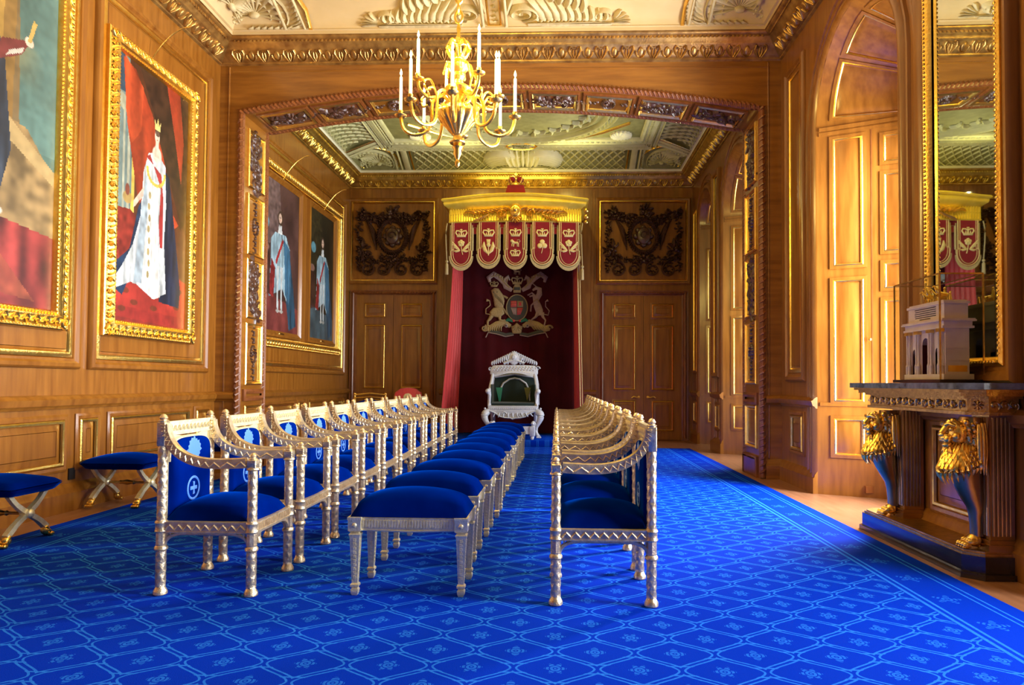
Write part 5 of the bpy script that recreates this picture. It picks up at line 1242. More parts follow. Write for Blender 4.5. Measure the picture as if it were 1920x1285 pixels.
for y in (.10, .14, -.16): m.tube([(0, y, .515), (0, y, .56)], [.010, .007], 8); m.ball((0, y, .57), .008)
m.build('gold_horses', GOLDB, A, smooth=60)

# ================================================================== THRONE END
DX0, DX1, DY = -2.35, .80, 12.42
m = MB(); m.bbox(DX0, DX1, DY, YB, 0, .125, .008); struct(m.build('trim_70', CARPET))
cxT = -.80
t = thing('throne_canopy', (cxT, 13.6, .125), 'gold-topped crimson throne canopy with crested hanging cloth on the far wall', 'canopy')
TO = (cxT, 13.6, .125)
sub = lambda x, y, z: (x - TO[0], y - TO[1], z - TO[2])
YF = 13.05
def fronty(x):      # breakfront plan of the cornice
    return YF
X0, X1 = -2.06, .44
m = MB(sub)
# curved-top golden cornice: profile swept along the front and the two sides
def topz(x): q = abs(x - cxT) / 1.3; return .11 * max(0, 1 - q * q) ** 1.0 if q < 1 else 0
prof = [(-.02, 4.175), (0, 4.18), (.012, 4.20), (.0, 4.215), (.0, 4.44), (.02, 4.45), (.04, 4.47), (.09, 4.50), (.10, 4.53), (.10, 4.56), (.13, 4.575), (.14, 4.60), (.12, 4.625), (.02, 4.64), (-.2, 4.64)]
xs = np.linspace(X0, X1, 33)
plan = [(X0, 14.15)] + [(x, YF) for x in xs] + [(X1, 14.15)]
def off(i, e):
    x, y = plan[i]
    if i == 0: return (x - e, y)
    if i == len(plan) - 1: return (x + e, y)
    if i == 1: return (x - e, y - e)
    if i == len(plan) - 2: return (x + e, y - e)
    return (x, y - e)
vs = []
for (e, z) in prof:
    for i in range(len(plan)):
        x, y = off(i, e); up = topz(x) * min(1, max(0, (z - 4.44) / .1)) if 0 < i < len(plan) - 1 else 0
        vs.append((x, y, z + up + (.0 if z > 4.3 else topz(x) * .25)))
n = len(plan); m.add(vs, [(k * n + i, k * n + i + 1, (k + 1) * n + i + 1, (k + 1) * n + i) for k in range(len(prof) - 1) for i in range(n - 1)])
for x in np.arange(X0 + .03, X1 - .02, .048):
    u = topz(x); m.tube([(x, YF - .006, 4.225 + u * .1), (x, YF - .006, 4.315 + u * .3)], .014, 5); m.tube([(x, YF - .006, 4.335 + u * .4), (x, YF - .006, 4.43 + u * .9)], .014, 5)
m.box(X0 - .1, X1 + .1, YF + .05, 14.15, 4.60, 4.63)
cn = m.build('cornice', GOLDC, t)
m = MB(lambda a, b, h: sub(a, YF - .02 - h, b))
for sg in (-1, 1):
    for k in range(9): m.leaf(cxT + sg * (.08 + .085 * k), 4.40 - .008 * k, (0.3 if sg > 0 else pi - .3) + sg * .5, .26, .034, .07, -sg * .9, 6)
    m.spiral(cxT + sg * .28, 4.36, .09, 1.3, .022, .07, 0, sg, 16)
    for k in range(5): m.leaf(cxT + sg * (.5 + .05 * k), 4.34 - .02 * k, (-.3 if sg > 0 else pi + .3), .14, .022, .05, -sg * .4, 5)
m.poly([(cxT + .11 * cos(q), 4.40 + .13 * sin(q)) for q in np.linspace(0, 2 * pi, 14)[:-1]], .09); m.dot(cxT, 4.42, .06, .14)
for k in range(7): m.leaf(cxT, 4.32, -pi / 2 + (k - 3) * .4, .14, .025, .07, 0, 5)
m.build('carved_cartouche', GOLD, cn, smooth=60)
# right-hand tassel scroll
m = MB(sub)
for z, r in ((4.42, .05), (4.30, .05), (4.20, .04)): m.ball((X1 + .10, YF + .0, z), r, 8, 6)
m.build('corner_scroll', GOLD, cn)
# lappets
LP = [-1.83, -1.31, -.80, -.29, .21]
def lap_outline(c, hw, zt, zb):
    P = [(c - hw, zt), (c - hw, zb + .30), (c - hw - .018, zb + .29), (c - hw - .018, zb + .22)]
    P += [(c + (hw + .018) * cos(q), zb + .215 + .215 * sin(q)) for q in np.linspace(pi, 2 * pi, 14)]
    P += [(c + hw + .018, zb + .22), (c + hw + .018, zb + .29), (c + hw, zb + .30), (c + hw, zt)]
    return P
def crown(mb, c, z, s, h=.012):
    mb.poly([(c - .10 * s, z - .09 * s), (c + .10 * s, z - .09 * s), (c + .11 * s, z - .045 * s), (c - .11 * s, z - .045 * s)], h, 0, .1)
    for sg in (-1, 1):
        mb.stroke([(c + sg * .09 * s, z - .05 * s), (c + sg * .13 * s, z + .01 * s), (c + sg * .11 * s, z + .06 * s), (c + sg * .05 * s, z + .055 * s), (c, z + .02 * s)], [.018 * s] * 5, h)
        mb.poly([(c + sg * .05 * s - .02 * s, z - .045 * s), (c + sg * .05 * s + .02 * s, z - .045 * s), (c + sg * .05 * s, z + .02 * s)], h)
    mb.stroke([(c, z - .05 * s), (c, z + .10 * s)], [.02 * s, .014 * s], h); mb.stroke([(c - .03 * s, z + .085 * s), (c + .03 * s, z + .085 * s)], [.012 * s] * 2, h)
def rose(mb, c, z, h=.012):
    for k in range(5): q = pi / 2 + 2 * pi * k / 5; mb.dot(c + .036 * cos(q), z + .036 * sin(q), .034, h)
    mb.dot(c, z, .022, h * 2); mb.stroke([(c, z - .05), (c + .01, z - .14), (c + .03, z - .22)], [.008] * 3, h)
    for sg in (-1, 1):
        for k, (da, dz) in enumerate(((.05, -.11), (.09, -.09), (.12, -.04), (.13, .0), (.06, -.16), (.09, -.15))): mb.leaf(c + sg * .02, z - .14, atan2(dz + .14, sg * da), sqrt(da * da + (dz + .14) ** 2) + .03, .016, h, 0, 5)
def thistle(mb, c, z, h=.012):
    mb.poly([(c - .03, z - .03), (c + .03, z - .03), (c + .04, z + .06), (c - .04, z + .06)], h, 0, .1); mb.dot(c, z - .05, .042, h * 1.5)
    for sg in (-1, 1): mb.stroke([(c, z - .22), (c + sg * .06, z - .15), (c + sg * .09, z - .07), (c + sg * .085, z + .01)], [.012, .035, .035, .01], h)
    mb.stroke([(c, z - .08), (c, z - .25)], [.010] * 2, h)
def lion(mb, c, z, s=1.0, h=.012):
    mb.stroke([(c - .07 * s, z + .02 * s), (c, z + .01 * s), (c + .07 * s, z + .01 * s)], [.035 * s, .026 * s, .028 * s], h); mb.dot(c - .085 * s, z + .055 * s, .038 * s, h * 1.4, 0, 9); mb.dot(c - .06 * s, z + .03 * s, .04 * s, h)
    for (a, b, d) in ((-.08, -.02, -.07), (-.04, -.03, -.08), (.05, -.01, -.075), (.08, -.01, -.08)): mb.stroke([(c + a * s, z + b * s + .01 * s), (c + (a - .005) * s, z + d * .6 * s), (c + (a + .005) * s, z + d * s), (c + (a - .015) * s, z + d * s)], [.014 * s, .009 * s, .008 * s, .006 * s], h)
    mb.stroke([(c + .09 * s, z + .02 * s), (c + .12 * s, z + .05 * s), (c + .09 * s, z + .085 * s), (c + .04 * s, z + .07 * s)], [.007 * s] * 4, h); mb.stroke([(c - .03 * s, z - .03 * s), (c - .05 * s, z - .06 * s)], [.01 * s] * 2, h)
def shamrock(mb, c, z, h=.012):
    for q in (pi / 2, pi / 2 + 2.1, pi / 2 - 2.1): mb.dot(c + .052 * cos(q), z + .048 * sin(q), .05, h, 0, 9)
    mb.stroke([(c, z), (c + .005, z - .09), (c - .015, z - .17)], [.006] * 3, h)
ZT = 4.19
for k, c in enumerate(LP):
    zb = 3.36 + (.035 if k in (1, 3) else (.02 if k == 2 else 0)); zt = ZT + topz(c) * .2
    m = MB(lambda a, b, h: sub(a, YF + .012 - h, b)); P = lap_outline(c, .178, zt, zb)
    nP = len(P); vs = [(p[0], p[1], h) for h in (0, .012) for p in P]; m.add(vs, [tuple(range(nP)), tuple(range(2 * nP - 1, nP - 1, -1))] + [(j, (j + 1) % nP, nP + (j + 1) % nP, nP + j) for j in range(nP)])
    lo = m.build('lappet', RED, t)
    m = MB(lambda a, b, h: sub(a, YF + .0 - h, b))
    m.stroke(P, [.013] * nP, .010); P2 = [(c + (p[0] - c) * .80, p[1] + (.035 if p[1] < zb + .3 else 0)) for p in P]; m.stroke(P2, [.007] * nP, .006)
    m.build('braid_border', BRAID, lo)
    m = MB(lambda a, b, h: sub(a, YF + .012 - h, b))
    arc = [(c + (.208) * cos(q), zb + .205 + .225 * sin(q)) for q in np.linspace(pi, 2 * pi, 20)]; arc2 = [(c + (.232) * cos(q), zb + .19 + .275 * sin(q)) for q in np.linspace(pi, 2 * pi, 20)]
    m.add([(p[0], p[1], h) for h in (0, .010) for p in arc + arc2], [f_ for i in range(19) for f_ in ((i, i + 1, 20 + i + 1, 20 + i), (40 + i, 40 + i + 1, 60 + i + 1, 60 + i), (20 + i, 20 + i + 1, 60 + i + 1, 60 + i))])
    for (a_, z_) in ((c - .21, 1), (c + .21, 1)): m.stroke([(a_, zt - .05), (a_, zb + .22)], [.010] * 2, .004)
    m.build('fringe', BRAIDG, lo)
    m = MB(lambda a, b, h: sub(a, YF - .001 - h, b)); crown(m, c, zt - .21, .82)
    if k in (0, 4): rose(m, c, zb + .44)
    elif k == 1: thistle(m, c, zb + .42)
    elif k == 3: shamrock(m, c, zb + .38)
    else: lion(m, c, zb + .42, .78); crown(m, c, zb + .235, .72)
    m.build('embroidered_emblem', EMBG, lo, smooth=60)
m = MB(sub)       # plain inner valance behind the lappets, with gold lining between
m.box(X0 + .02, X1 - .02, YF + .03, YF + .045, 3.98, 4.20); m.box(X0 + .01, X0 + .03, YF + .04, 14.1, 3.42, 4.2); m.box(X1 - .03, X1 - .01, YF + .04, 14.1, 3.42, 4.2)
m.build('inner_valance', RED, t, smooth=0)
m = MB(lambda a, b, h: sub(a, YF + .025 - h, b))
for c in [(a + b_) / 2 for a, b_ in zip(LP[:-1], LP[1:])]:
    m.stroke([(c - .04, 3.66), (c - .04, 4.10), (c + .04, 4.10), (c + .04, 3.66)], [.014] * 4, .010)
m.build('gold_lining', BRAIDG, t)
# hanging cloth with faint folds, and side curtains
m = MB(sub); nx = 60
vs = []
for z in (.14, 3.2, 4.5):
    for i in range(nx + 1): x = -2.0 + 2.36 * i / nx; vs.append((x, 14.10 - .012 * sin(i * .9) * (1 if z < 3 else .5), z))
m.add(vs, [(r * (nx + 1) + i, r * (nx + 1) + i + 1, (r + 1) * (nx + 1) + i + 1, (r + 1) * (nx + 1) + i) for r in range(2) for i in range(nx)])
bc = m.build('hanging_cloth', REDD, t, smooth=60)
def curtain(xa, xb, ya, yb, xa2, xb2, ya2, yb2, matl, folds=7):     # pleated sheet from (xa,ya)-(xb,yb) at the top to the second pair at the floor
    m = MB(sub); n_ = folds * 8; rows = 14; vs = []
    for r in range(rows + 1):
        q = (r / rows) ** 1.6; z = 4.2 - (4.2 - .13) * r / rows
        A = (xa + (xa2 - xa) * q, ya + (ya2 - ya) * q); B = (xb + (xb2 - xb) * q, yb + (yb2 - yb) * q); L_ = sqrt((B[0] - A[0]) ** 2 + (B[1] - A[1]) ** 2); nx_, ny_ = -(B[1] - A[1]) / L_, (B[0] - A[0]) / L_
        for i in range(n_ + 1):
            s = i / n_; w_ = .025 * sin(2 * pi * s * folds + .6 * sin(r * .4)) * (.6 + .4 * sin(3 * s + r * .1)); vs.append((A[0] + (B[0] - A[0]) * s + nx_ * w_, A[1] + (B[1] - A[1]) * s + ny_ * w_, z))
    m.add(vs, [(r * (n_ + 1) + i, r * (n_ + 1) + i + 1, (r + 1) * (n_ + 1) + i + 1, (r + 1) * (n_ + 1) + i) for r in range(rows) for i in range(n_)])
    return m.build('side_curtain', matl, t, smooth=70)
curtain(-1.93, -1.99, 14.05, YF + .12, -2.02, -2.24, 14.05, YF + .10, REDC, 6)
curtain(.33, .36, 14.05, YF + .12, .38, .58, 14.05, YF + .10, REDC, 6)
m = MB(sub); m.tube([(X1 - .06, YF + .06, 3.45), (.46, YF + .04, .2)], .012, 6); m.tube([(X1 - .02, YF + .06, 3.45), (.50, YF + .04, .2)], .008, 6); m.build('gold_cord', BRAID, t)
for k, (x, ln) in enumerate(((X0 - .04, .85), (X1 + .03, .95))):
    m = MB(sub); z = 4.18 - ln
    m.tube(smoothpath([(x, YF, 4.18), (x - .02, YF - .02, 3.95), (x, YF, z + .14)], 4), .010, 6); m.ball((x, YF, z + .12), .030); m.lathe([(.018, .09), (.03, .06), (.035, -.12), (.03, -.13)], (x, YF, z), 12, 12, .15); m.build('tassel', BRAIDG, t)
# coat of arms embroidered on the cloth
def arms(mb):
    pass
ax, az0 = -.82, 2.66
T_ = lambda a, b, h: sub(ax + a * 1.27, 14.075 - h, az0 + b * 1.27)
g_ = MB(T_); s_ = MB(T_); d_ = MB(T_); r_ = MB(T_); gr = MB(T_)
d_.poly([(.17 * cos(q), .02 + .21 * sin(q)) for q in np.linspace(0, 2 * pi, 24)[:-1]], .010); g_.stroke([(.17 * cos(q), .02 + .21 * sin(q)) for q in np.linspace(0, 2 * pi, 30)], [.010] * 30, .016)
r_.poly([(-.10, .03), (-.005, .03), (-.005, .13), (-.10, .13)], .016, 0, .05); g_.poly([(.005, .03), (.10, .03), (.10, .13), (.005, .13)], .016, 0, .05); r_.poly([(.03, .05), (.075, .05), (.07, .11), (.035, .11)], .020, 0, .2)
s_.poly([(-.10, .02), (-.005, .02), (-.005, -.10), (-.06, -.09)], .016, 0, .05); r_.poly([(.005, .02), (.10, .02), (.06, -.09), (.005, -.10)], .016, 0, .05)
for k in range(3): g_.stroke([(-.09, .05 + .03 * k), (-.02, .05 + .03 * k)], [.008] * 2, .02); g_.stroke([(.015, .0 - .03 * k), (.09 - .012 * k, .0 - .03 * k)], [.006] * 2, .02)
# lion supporter (left)
g_.poly([(-.42, .30), (-.36, .34), (-.30, .33), (-.22, .22), (-.20, .12), (-.22, .02), (-.30, .0), (-.36, .04), (-.38, .16)], .022, 0, .35); g_.poly([(-.38, .02), (-.22, .04), (-.20, -.08), (-.28, -.14), (-.42, -.12), (-.44, -.05)], .02, 0, .3)
g_.stroke([(-.26, .22), (-.20, .20), (-.15, .17)], [.02, .016, .02], .02); g_.stroke([(-.24, .02), (-.19, -.04), (-.15, -.09)], [.02, .018, .02], .02)
g_.stroke([(-.40, -.10), (-.44, -.17), (-.47, -.20), (-.47, -.27), (-.43, -.28)], [.035, .025, .018, .02, .012], .02); g_.stroke([(-.28, -.12), (-.27, -.18), (-.20, -.20), (-.17, -.20)], [.03, .02, .018, .015], .02)
g_.stroke([(-.43, -.09), (-.50, -.08), (-.50, .0), (-.43, .06), (-.44, .13), (-.49, .14)], [.008] * 5 + [.024], .016); crown(g_, -.37, .40, .5, .02)
for k in range(8): d_.stroke([(-.38 + .02 * k, .28 - .02 * k), (-.36 + .02 * k, .20 - .02 * k)], [.004] * 2, .028)
for dx in (-.035, .02): d_.dot(-.34 + dx, .27, .012, .03, 0, 6)
# unicorn supporter (right)
s_.stroke([(.20, .20), (.26, .22), (.30, .15), (.33, .05), (.36, -.03), (.38, -.10)], [.012, .02, .045, .06, .06, .04], .022); s_.stroke([(.30, .14), (.36, .24), (.36, .32), (.31, .34), (.25, .30)], [.045, .045, .04, .03, .014], .022); s_.stroke([(.31, .36), (.24, .42), (.20, .46)], [.01, .007, .002], .02)
s_.stroke([(.30, .20), (.24, .26), (.17, .22)], [.02, .012, .012], .02); s_.stroke([(.28, .10), (.23, .06), (.22, -.04)], [.02, .012, .012], .02)
s_.stroke([(.40, -.06), (.42, -.13), (.46, -.18), (.44, -.26), (.47, -.29)], [.04, .02, .012, .012, .014], .02); s_.stroke([(.34, -.06), (.30, -.13), (.24, -.17), (.22, -.22)], [.035, .02, .012, .014], .02)
s_.stroke([(.42, -.08), (.50, -.10), (.52, -.03), (.46, .04), (.46, .12), (.50, .14)], [.008] * 5 + [.022], .016); g_.stroke([(.27, .12), (.33, .16), (.35, .10)], [.016] * 3, .028)
# helm, crown and mantling
g_.poly([(-.06, .26), (.06, .26), (.065, .34), (.04, .40), (-.04, .40), (-.065, .34)], .02, 0, .2); d_.poly([(-.05, .30), (.05, .30), (.05, .35), (-.05, .35)], .026, 0, .1); crown(g_, 0, .46, .7, .02); lion(g_, 0, .60, .55, .02)
for sg in (-1, 1):
    s_.stroke([(sg * .08, .30), (sg * .18, .36), (sg * .22, .46), (sg * .14, .52), (sg * .12, .46)], [.03, .045, .04, .03, .012], .018); s_.stroke([(sg * .20, .40), (sg * .28, .50), (sg * .38, .56), (sg * .46, .50), (sg * .44, .43)], [.03, .045, .045, .04, .02], .018)
    g_.stroke([(sg * .12, .34), (sg * .22, .44), (sg * .30, .54), (sg * .42, .52)], [.018, .02, .02, .014], .026)
    for k in range(6): g_.leaf(sg * (.16 + .04 * k), .42 + .02 * k, pi / 2 - sg * .4, .07, .012, .03, sg * .8, 5)
    # lower scrollwork and ribbon
    g_.stroke([(sg * .10, -.28), (sg * .20, -.22), (sg * .32, -.26), (sg * .44, -.32), (sg * .52, -.30)], [.03, .055, .06, .05, .05], .02); s_.dot(sg * .17, -.27, .034, .03, 0, 10); d_.dot(sg * .17, -.27, .018, .036, 0, 8)
    g_.spiral(sg * .52, -.31, .055, 1.1, .018, .026, 0, sg, 14); d_.stroke([(sg * .05, -.40), (sg * .18, -.42), (sg * .32, -.38), (sg * .42, -.34)], [.03] * 4, .012); s_.stroke([(sg * .05, -.42), (sg * .18, -.445), (sg * .32, -.405), (sg * .46, -.38), (sg * .50, -.46)], [.010] * 5, .02)
    for k in range(7): g_.leaf(sg * (.24 + .035 * k), -.27, -pi / 2 + sg * .4, .09, .012, .03, .4, 5)
    r_.dot(sg * .05, -.19, .022, .02, 0, 7); gr.stroke([(sg * .06, -.20), (sg * .14, -.17), (sg * .18, -.20)], [.02, .028, .015], .018)
g_.poly([(-.07, -.40), (.07, -.40), (.09, -.30), (0, -.22), (-.09, -.30)], .03, 0, .3)
for k in range(7): g_.leaf(0, -.28, -pi / 2 + (k - 3) * .5, .10, .016, .04, 0, 5)
ca = g_.build('coat_of_arms', EMBA, bc, smooth=60)
for mb, mt, nm in ((s_, EMBW, 'silver_embroidery'), (d_, EMBB, 'dark_embroidery'), (r_, REDC, 'red_embroidery'), (gr, GREENE, 'green_embroidery')):
    o = mb.build(nm, mt, bc, smooth=60)

# crown on a crimson cushion standing on the canopy
t = thing('crown_finial', (cxT, 13.16, 4.745), 'red-capped gold crown on a tapered crimson block above the canopy', 'crown')
m = MB(); vs = []
for (r, z) in ((.19, 0), (.19, .02), (.155, .15), (.16, .165)): vs += [(-r, -r * .7, z), (r, -r * .7, z), (r, r * .7, z), (-r, r * .7, z)]
m.add(vs, [(i * 4 + j, i * 4 + (j + 1) % 4, i * 4 + 4 + (j + 1) % 4, i * 4 + 4 + j) for i in range(3) for j in range(4)] + [(3, 2, 1, 0), (12, 13, 14, 15)]); m.build('base', RED, t, smooth=0)
m = MB(lambda x, y, z: (x * 1.4, y * 1.2, (z - .26) * 1.0 + .165)); m.lathe([(.085, .26), (.09, .275), (.088, .31), (.08, .32)], n=20)
for k in range(4):
    q = pi / 4 + k * pi / 2; m.tube(smoothpath([(.085 * cos(q), .085 * sin(q), .31), (.12 * cos(q), .12 * sin(q), .40), (.09 * cos(q), .09 * sin(q), .46), (.02 * cos(q), .02 * sin(q), .43)], 4), .009, 6)
for k in range(8): q = k * pi / 4; m.ball((.088 * cos(q), .088 * sin(q), .34), .016, 6, 4)
m.ball((0, 0, .455), .022); m.box(-.006, .006, -.006, .006, .47, .53); m.box(-.022, .022, -.006, .006, .49, .505); m.build('crown', GOLD, t)
m = MB(lambda x, y, z: (x * 1.4, y * 1.2, (z - .26) * 1.0 + .165)); m.ball((-.055, 0, .39), .058, 10, 6, (.9, 1, 1)); m.ball((.055, 0, .39), .058, 10, 6, (.9, 1, 1)); m.build('cap', RED, t)

# ---- ivory throne
t = thing('throne', (-.82, 13.25, .125), 'carved ivory-white throne with green velvet inside, under the canopy', 'throne')
for sg in (-1, 1):       # cabriole front legs with paw feet, back legs
    m = MB()
    m.tube(smoothpath([(sg * .44, -.26, .50), (sg * .52, -.30, .44), (sg * .51, -.31, .34), (sg * .44, -.28, .20), (sg * .44, -.28, .10), (sg * .49, -.33, .02)], 4), [.055, .06, .065, .07, .072, .07, .065, .062, .055, .048, .044, .04, .036, .034, .034, .034, .034, .036, .038, .04, .042], 10)
    for k in range(4): m.ball((sg * .49 - .03 + .02 * k, -.36, .018), .018, 6, 5)
    m.build('leg', IVORY, t); m = MB(); m.tube([(sg * .42, .24, .5), (sg * .42, .26, .0)], [.05, .035], 8); m.build('leg', IVORY, t)
m = MB(); m.bbox(-.47, .47, -.30, .28, .49, .60, .012)
m.T = lambda a, b, h: (a, -.30 - h, b)
P = [(-.42, .50), (-.34, .47), (-.24, .40), (-.14, .375), (-.04, .37), (0, .35), (.04, .37), (.14, .375), (.24, .40), (.34, .47), (.42, .50)]
m.poly(P + [(.45, .52), (-.45, .52)], .03, -.02, .1); m.stroke(P, [.015] * 11, .045)
for k in range(9): m.leaf(-.32 + .08 * k, .47, -pi / 2 + (k - 4) * .15, .09, .015, .05, .2, 5)
m.spiral(-.16, .44, .05, 1.2, .014, .04); m.spiral(.16, .44, .05, 1.2, .014, .04, 0, -1)
for k in range(24): m.dot(-.44 + .038 * k, .545, .013, .012, 0, 5)
m.build('seat_rail', IVORY, t)
for sg in (-1, 1):      # arm posts and arms
    m = MB(); m.tube([(sg * .44, -.26, .60), (sg * .45, -.26, .66), (sg * .44, -.26, .80), (sg * .46, -.27, .86)], [.04, .03, .034, .05], 10); m.ball((sg * .47, -.28, .87), .05, 10, 6); m.ball((sg * .52, -.30, .545), .022, 8, 5)
    m.tube(smoothpath([(sg * .46, -.26, .87), (sg * .45, -.05, .84), (sg * .44, .20, .92)], 4), .032, 8); m.box(sg * .44 - .015, sg * .44 + .015, -.24, .24, .60, .82)
    m.build('arm', IVORY, t)
m = MB()
for sg in (-1, 1): m.tube([(sg * .45, .22, .60), (sg * .44, .25, 1.0), (sg * .38, .28, 1.28)], [.04, .034, .04], 8); m.tube([(sg * .45, -.2, .88), (sg * .42, -.05, 1.08), (sg * .40, .0, 1.20)], [.03, .028, .035], 8)
m.T = lambda a, b, h: (a, .02 - h, b)
top = [(-.46, 1.30), (-.46, 1.20), (-.42, 1.16), (-.38, 1.14)] + [(x, 1.14 + .075 * cos(x * 4.1)) for x in np.linspace(-.36, .36, 11)] + [(.38, 1.14), (.42, 1.16), (.46, 1.20), (.46, 1.30), (.40, 1.36), (.20, 1.37), (0, 1.37), (-.20, 1.37), (-.40, 1.36)]
m.poly(top, .05, 0, .06); m.poly(top, -.05, 0, .02)
for k in range(40): m.dot(-.38 + .0195 * k, 1.30 + .03 * (k % 3 - 1), .012, .02, .05, 5)
for sg in (-1, 1):
    m.spiral(sg * .45, 1.30, .05, 1.2, .016, .06, 0, sg, 12)
    for k in range(9): m.leaf(sg * (.42 - .04 * k), 1.36 + .012 * k, pi / 2 - sg * .3, .09 + .008 * k, .022, .05, sg * .6, 5)
    for k in range(4): m.leaf(sg * .12, 1.38 + .03 * k, pi / 2 + sg * (.2 - .3 * k), .10, .02, .05, -sg * .8, 5)
m.poly([(.11 * cos(q), 1.50 + .13 * sin(q)) for q in np.linspace(0, 2 * pi, 14)[:-1]], .05); m.dot(0, 1.52, .06, .08); m.stroke([(-.20, 1.40), (-.1, 1.44), (0, 1.46), (.1, 1.44), (.20, 1.40)], [.03] * 5, .06)
for k in range(5): m.leaf(0, 1.55, pi / 2 + (k - 2) * .45, .09, .02, .05, 0, 5)
m.build('crest', IVORY, t)
m = MB(); m.box(-.40, .40, .24, .28, .60, 1.26); m.box(-.42, -.40, -.2, .26, .62, 1.0); m.box(.40, .42, -.2, .26, .62, 1.0); m.bbox(-.41, .41, -.27, .24, .60, .66, .02); m.build('upholstery', GREENV, t)
m = MB(lambda a, b, h: (a, .235 - h, b)); m.stroke([(-.30, .68), (-.29, .88), (-.22, 1.02), (-.1, 1.10), (0, 1.12), (.1, 1.10), (.22, 1.02), (.29, .88), (.30, .68)], [.018] * 9, .03); m.stroke([(-.38, 1.14), (0, 1.20), (.38, 1.14)], [.02] * 3, .03)
m.build('inner_arch', IVORY, t)
for k, (x, c_) in enumerate(((-.27, GREENE), (.27, mat('olive_cloth', (.10, .11, .02), .6)))):
    m = MB(lambda a, b, h: (a, -.05 - h, b)); m.poly([(x - .07, .94), (x + .06, .94), (x + .02 - (.03 if k else 0), .67), (x - .01, .67)], .03, 0, .1); m.build('arm_pad', c_, t)
# throne footstool
t = thing('throne_footstool', (-.80, 12.72, .125), 'small ivory-white footstool with blue top and scrolled corners, in front of the throne', 'footstool')
m = MB()
for sg in (-1, 1):
    for sy in (-1, 1): m.bbox(sg * .36 - .045, sg * .36 + .045, sy * .14 - .03, sy * .14 + .03, .06, .24, .008); m.lathe([(.02, 0), (.028, .01), (.03, .04), (.018, .06)], (sg * .36, sy * .14, 0), 10)
    m.ball((sg * .37, -.14, .29), .035, 8, 6); m.ball((sg * .37, .14, .29), .035, 8, 6); m.tube(smoothpath([(sg * .37, -.14, .24), (sg * .42, -.14, .28), (sg * .38, -.14, .325)], 4), .016, 6)
m.box(-.34, .34, -.15, -.13, .10, .24); m.box(-.34, .34, .13, .15, .10, .24); m.box(-.37, -.35, -.13, .13, .1, .24); m.box(.35, .37, -.13, .13, .1, .24); m.build('frame', IVORY, t)
m = MB(); m.bbox(-.335, .335, -.128, .128, .15, .275, .02); m.build('cushion', VELVET, t)

# ---- red-backed chair and gilt chair by the left far door
t = thing('upholstered_chair', (-2.90, 13.25, 0), 'crimson round-topped chair in front of the left far door', 'chair')
m = MB(lambda a, b, h: (a, .22 - h, b)); m.poly([(-.27, .46), (.27, .46), (.29, .80), (.26, .95), (.15, 1.03), (0, 1.05), (-.15, 1.03), (-.26, .95), (-.29, .80)], .05, 0, .12); m.poly([(-.27, .46), (.27, .46), (.29, .80), (.26, .95), (.15, 1.03), (0, 1.05), (-.15, 1.03), (-.26, .95), (-.29, .80)], -.03, 0, .05); m.build('backrest', REDC, t)
m = MB(lambda a, b, h: (a, .17 - h, b)); m.poly([(.09 * cos(q), .86 + .08 * sin(q)) for q in np.linspace(0, 2 * pi, 10)[:-1]], .008); m.build('embroidered_crest', EMBG, t)
m = MB(); m.bbox(-.27, .27, -.25, .24, .38, .48, .03); m.build('seat', REDC, t)
for sx in (-1, 1):
    for sy in (-1, 1): m = MB(); m.tube([(sx * .24, sy * .2, .39), (sx * .24, sy * .2, 0)], [.025, .016], 8); m.build('leg', GOLD, t)
t = thing('gilt_settee', (-3.62, 13.15, 0), 'gilt square-backed seat with blue velvet, in front of the left far door', 'seat')
m = MB()
for sx in (-1, 1): m.tube([(sx * .28, .22, .40), (sx * .30, .22, .90)], .022, 8); m.ball((sx * .30, .22, .92), .03, 8, 6); m.tube(smoothpath([(sx * .30, .22, .86), (sx * .30, .05, .70), (sx * .30, -.2, .66)], 4), .02, 6); m.tube([(sx * .30, -.2, .40), (sx * .30, -.2, .66)], .018, 6)
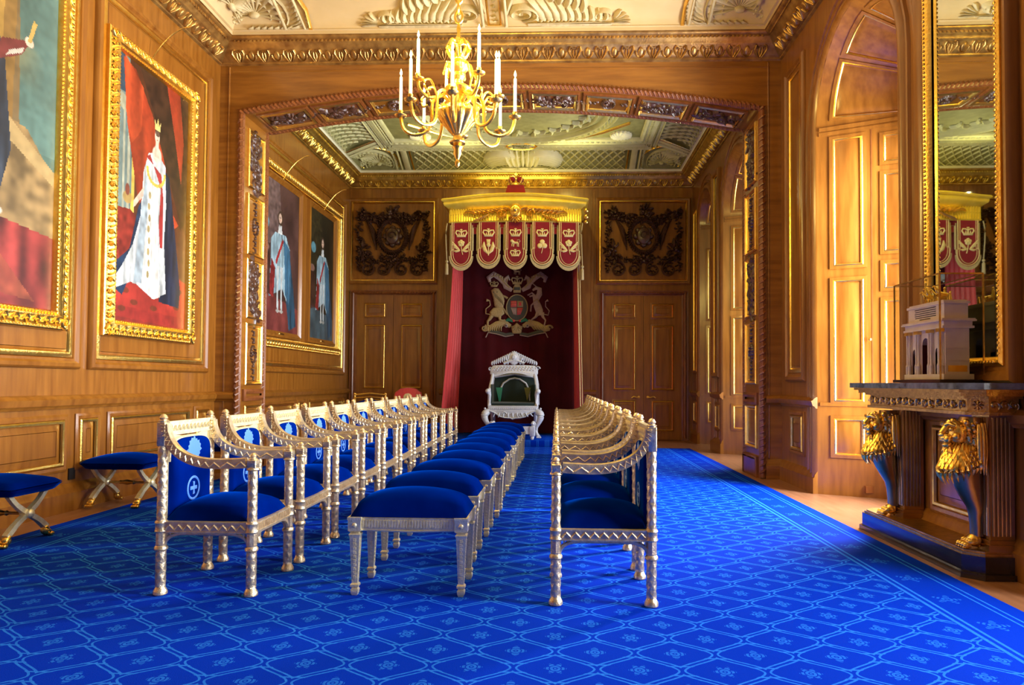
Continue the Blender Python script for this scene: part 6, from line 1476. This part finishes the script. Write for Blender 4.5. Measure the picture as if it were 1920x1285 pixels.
m.tube([(-.30, .22, .90), (0, .22, .93), (.30, .22, .90)], .022, 8, up=(0, 1, 0)); m.tube([(-.28, .22, .84), (0, .22, .86), (.28, .22, .84)], .014, 8, up=(0, 1, 0)); m.build('back_frame', GOLD, t)
m = MB(lambda a, b, h: (a, .22 - h, b)); m.poly([(-.26, .44), (.26, .44), (.26, .76), (0, .83), (-.26, .76)], .03, 0, .1); m.poly([(-.26, .44), (.26, .44), (.26, .76), (0, .83), (-.26, .76)], -.03, 0, .1); m.build('back_cushion', VELVET, t)
m = MB(); m.bbox(-.29, .29, -.23, .22, .38, .47, .02); m.build('seat', VELVET, t)
for sx in (-1, 1):
    for sy in (-1, 1): m = MB(); m.tube([(sx * .26, sy * .19, .39), (sx * .26, sy * .19, 0)], [.022, .016], 8); m.build('leg', GOLD, t)
# power sockets on the left skirting and right wall
for k, (x0_, x1_, y0_, y1_, z0_, z1_, lab) in enumerate(((XL + .045, XL + .058, 6.00, 6.08, .27, .37, 'black socket on the left wall panelling below the dado'), )):
    m = MB(); m.box(XL, XL + .012, y0_, y1_, z0_, z1_); tag(m.build('wall_socket', SOCK, smooth=0), lab, 'socket')

# concealed warm lamps over the canopy: one washes its gilded cornice, one the cove above
for x_ in (-1.8, -.8, .2):
    l = bpy.data.lights.new('canopy_spot', 'SPOT'); l.energy = 46; l.color = (1.0, .80, .18); l.spot_size = radians(80); l.spot_blend = .9; l.shadow_soft_size = .03
    o = bpy.data.objects.new('canopy_spot', l); COL.objects.link(o); o.location = (x_, 11.9, 5.55); o.rotation_euler = (radians(50), 0, 0)
area('canopy_uplight', (-.8, 13.55, 4.70), (radians(180), 0, 0), 1.8, .3, 7, (1.0, .86, .36))

for x_ in (-1.9, .3):      # uplighters standing on the canopy top
    l = bpy.data.lights.new('ceiling_uplight', 'SPOT'); l.energy = 75; l.color = (1.0, .90, .45); l.spot_size = radians(130); l.spot_blend = 1.0; l.shadow_soft_size = .02
    o = bpy.data.objects.new('ceiling_uplight', l); COL.objects.link(o); o.location = (x_, 13.15, 4.72); o.rotation_euler = (radians(-128), 0, 0)
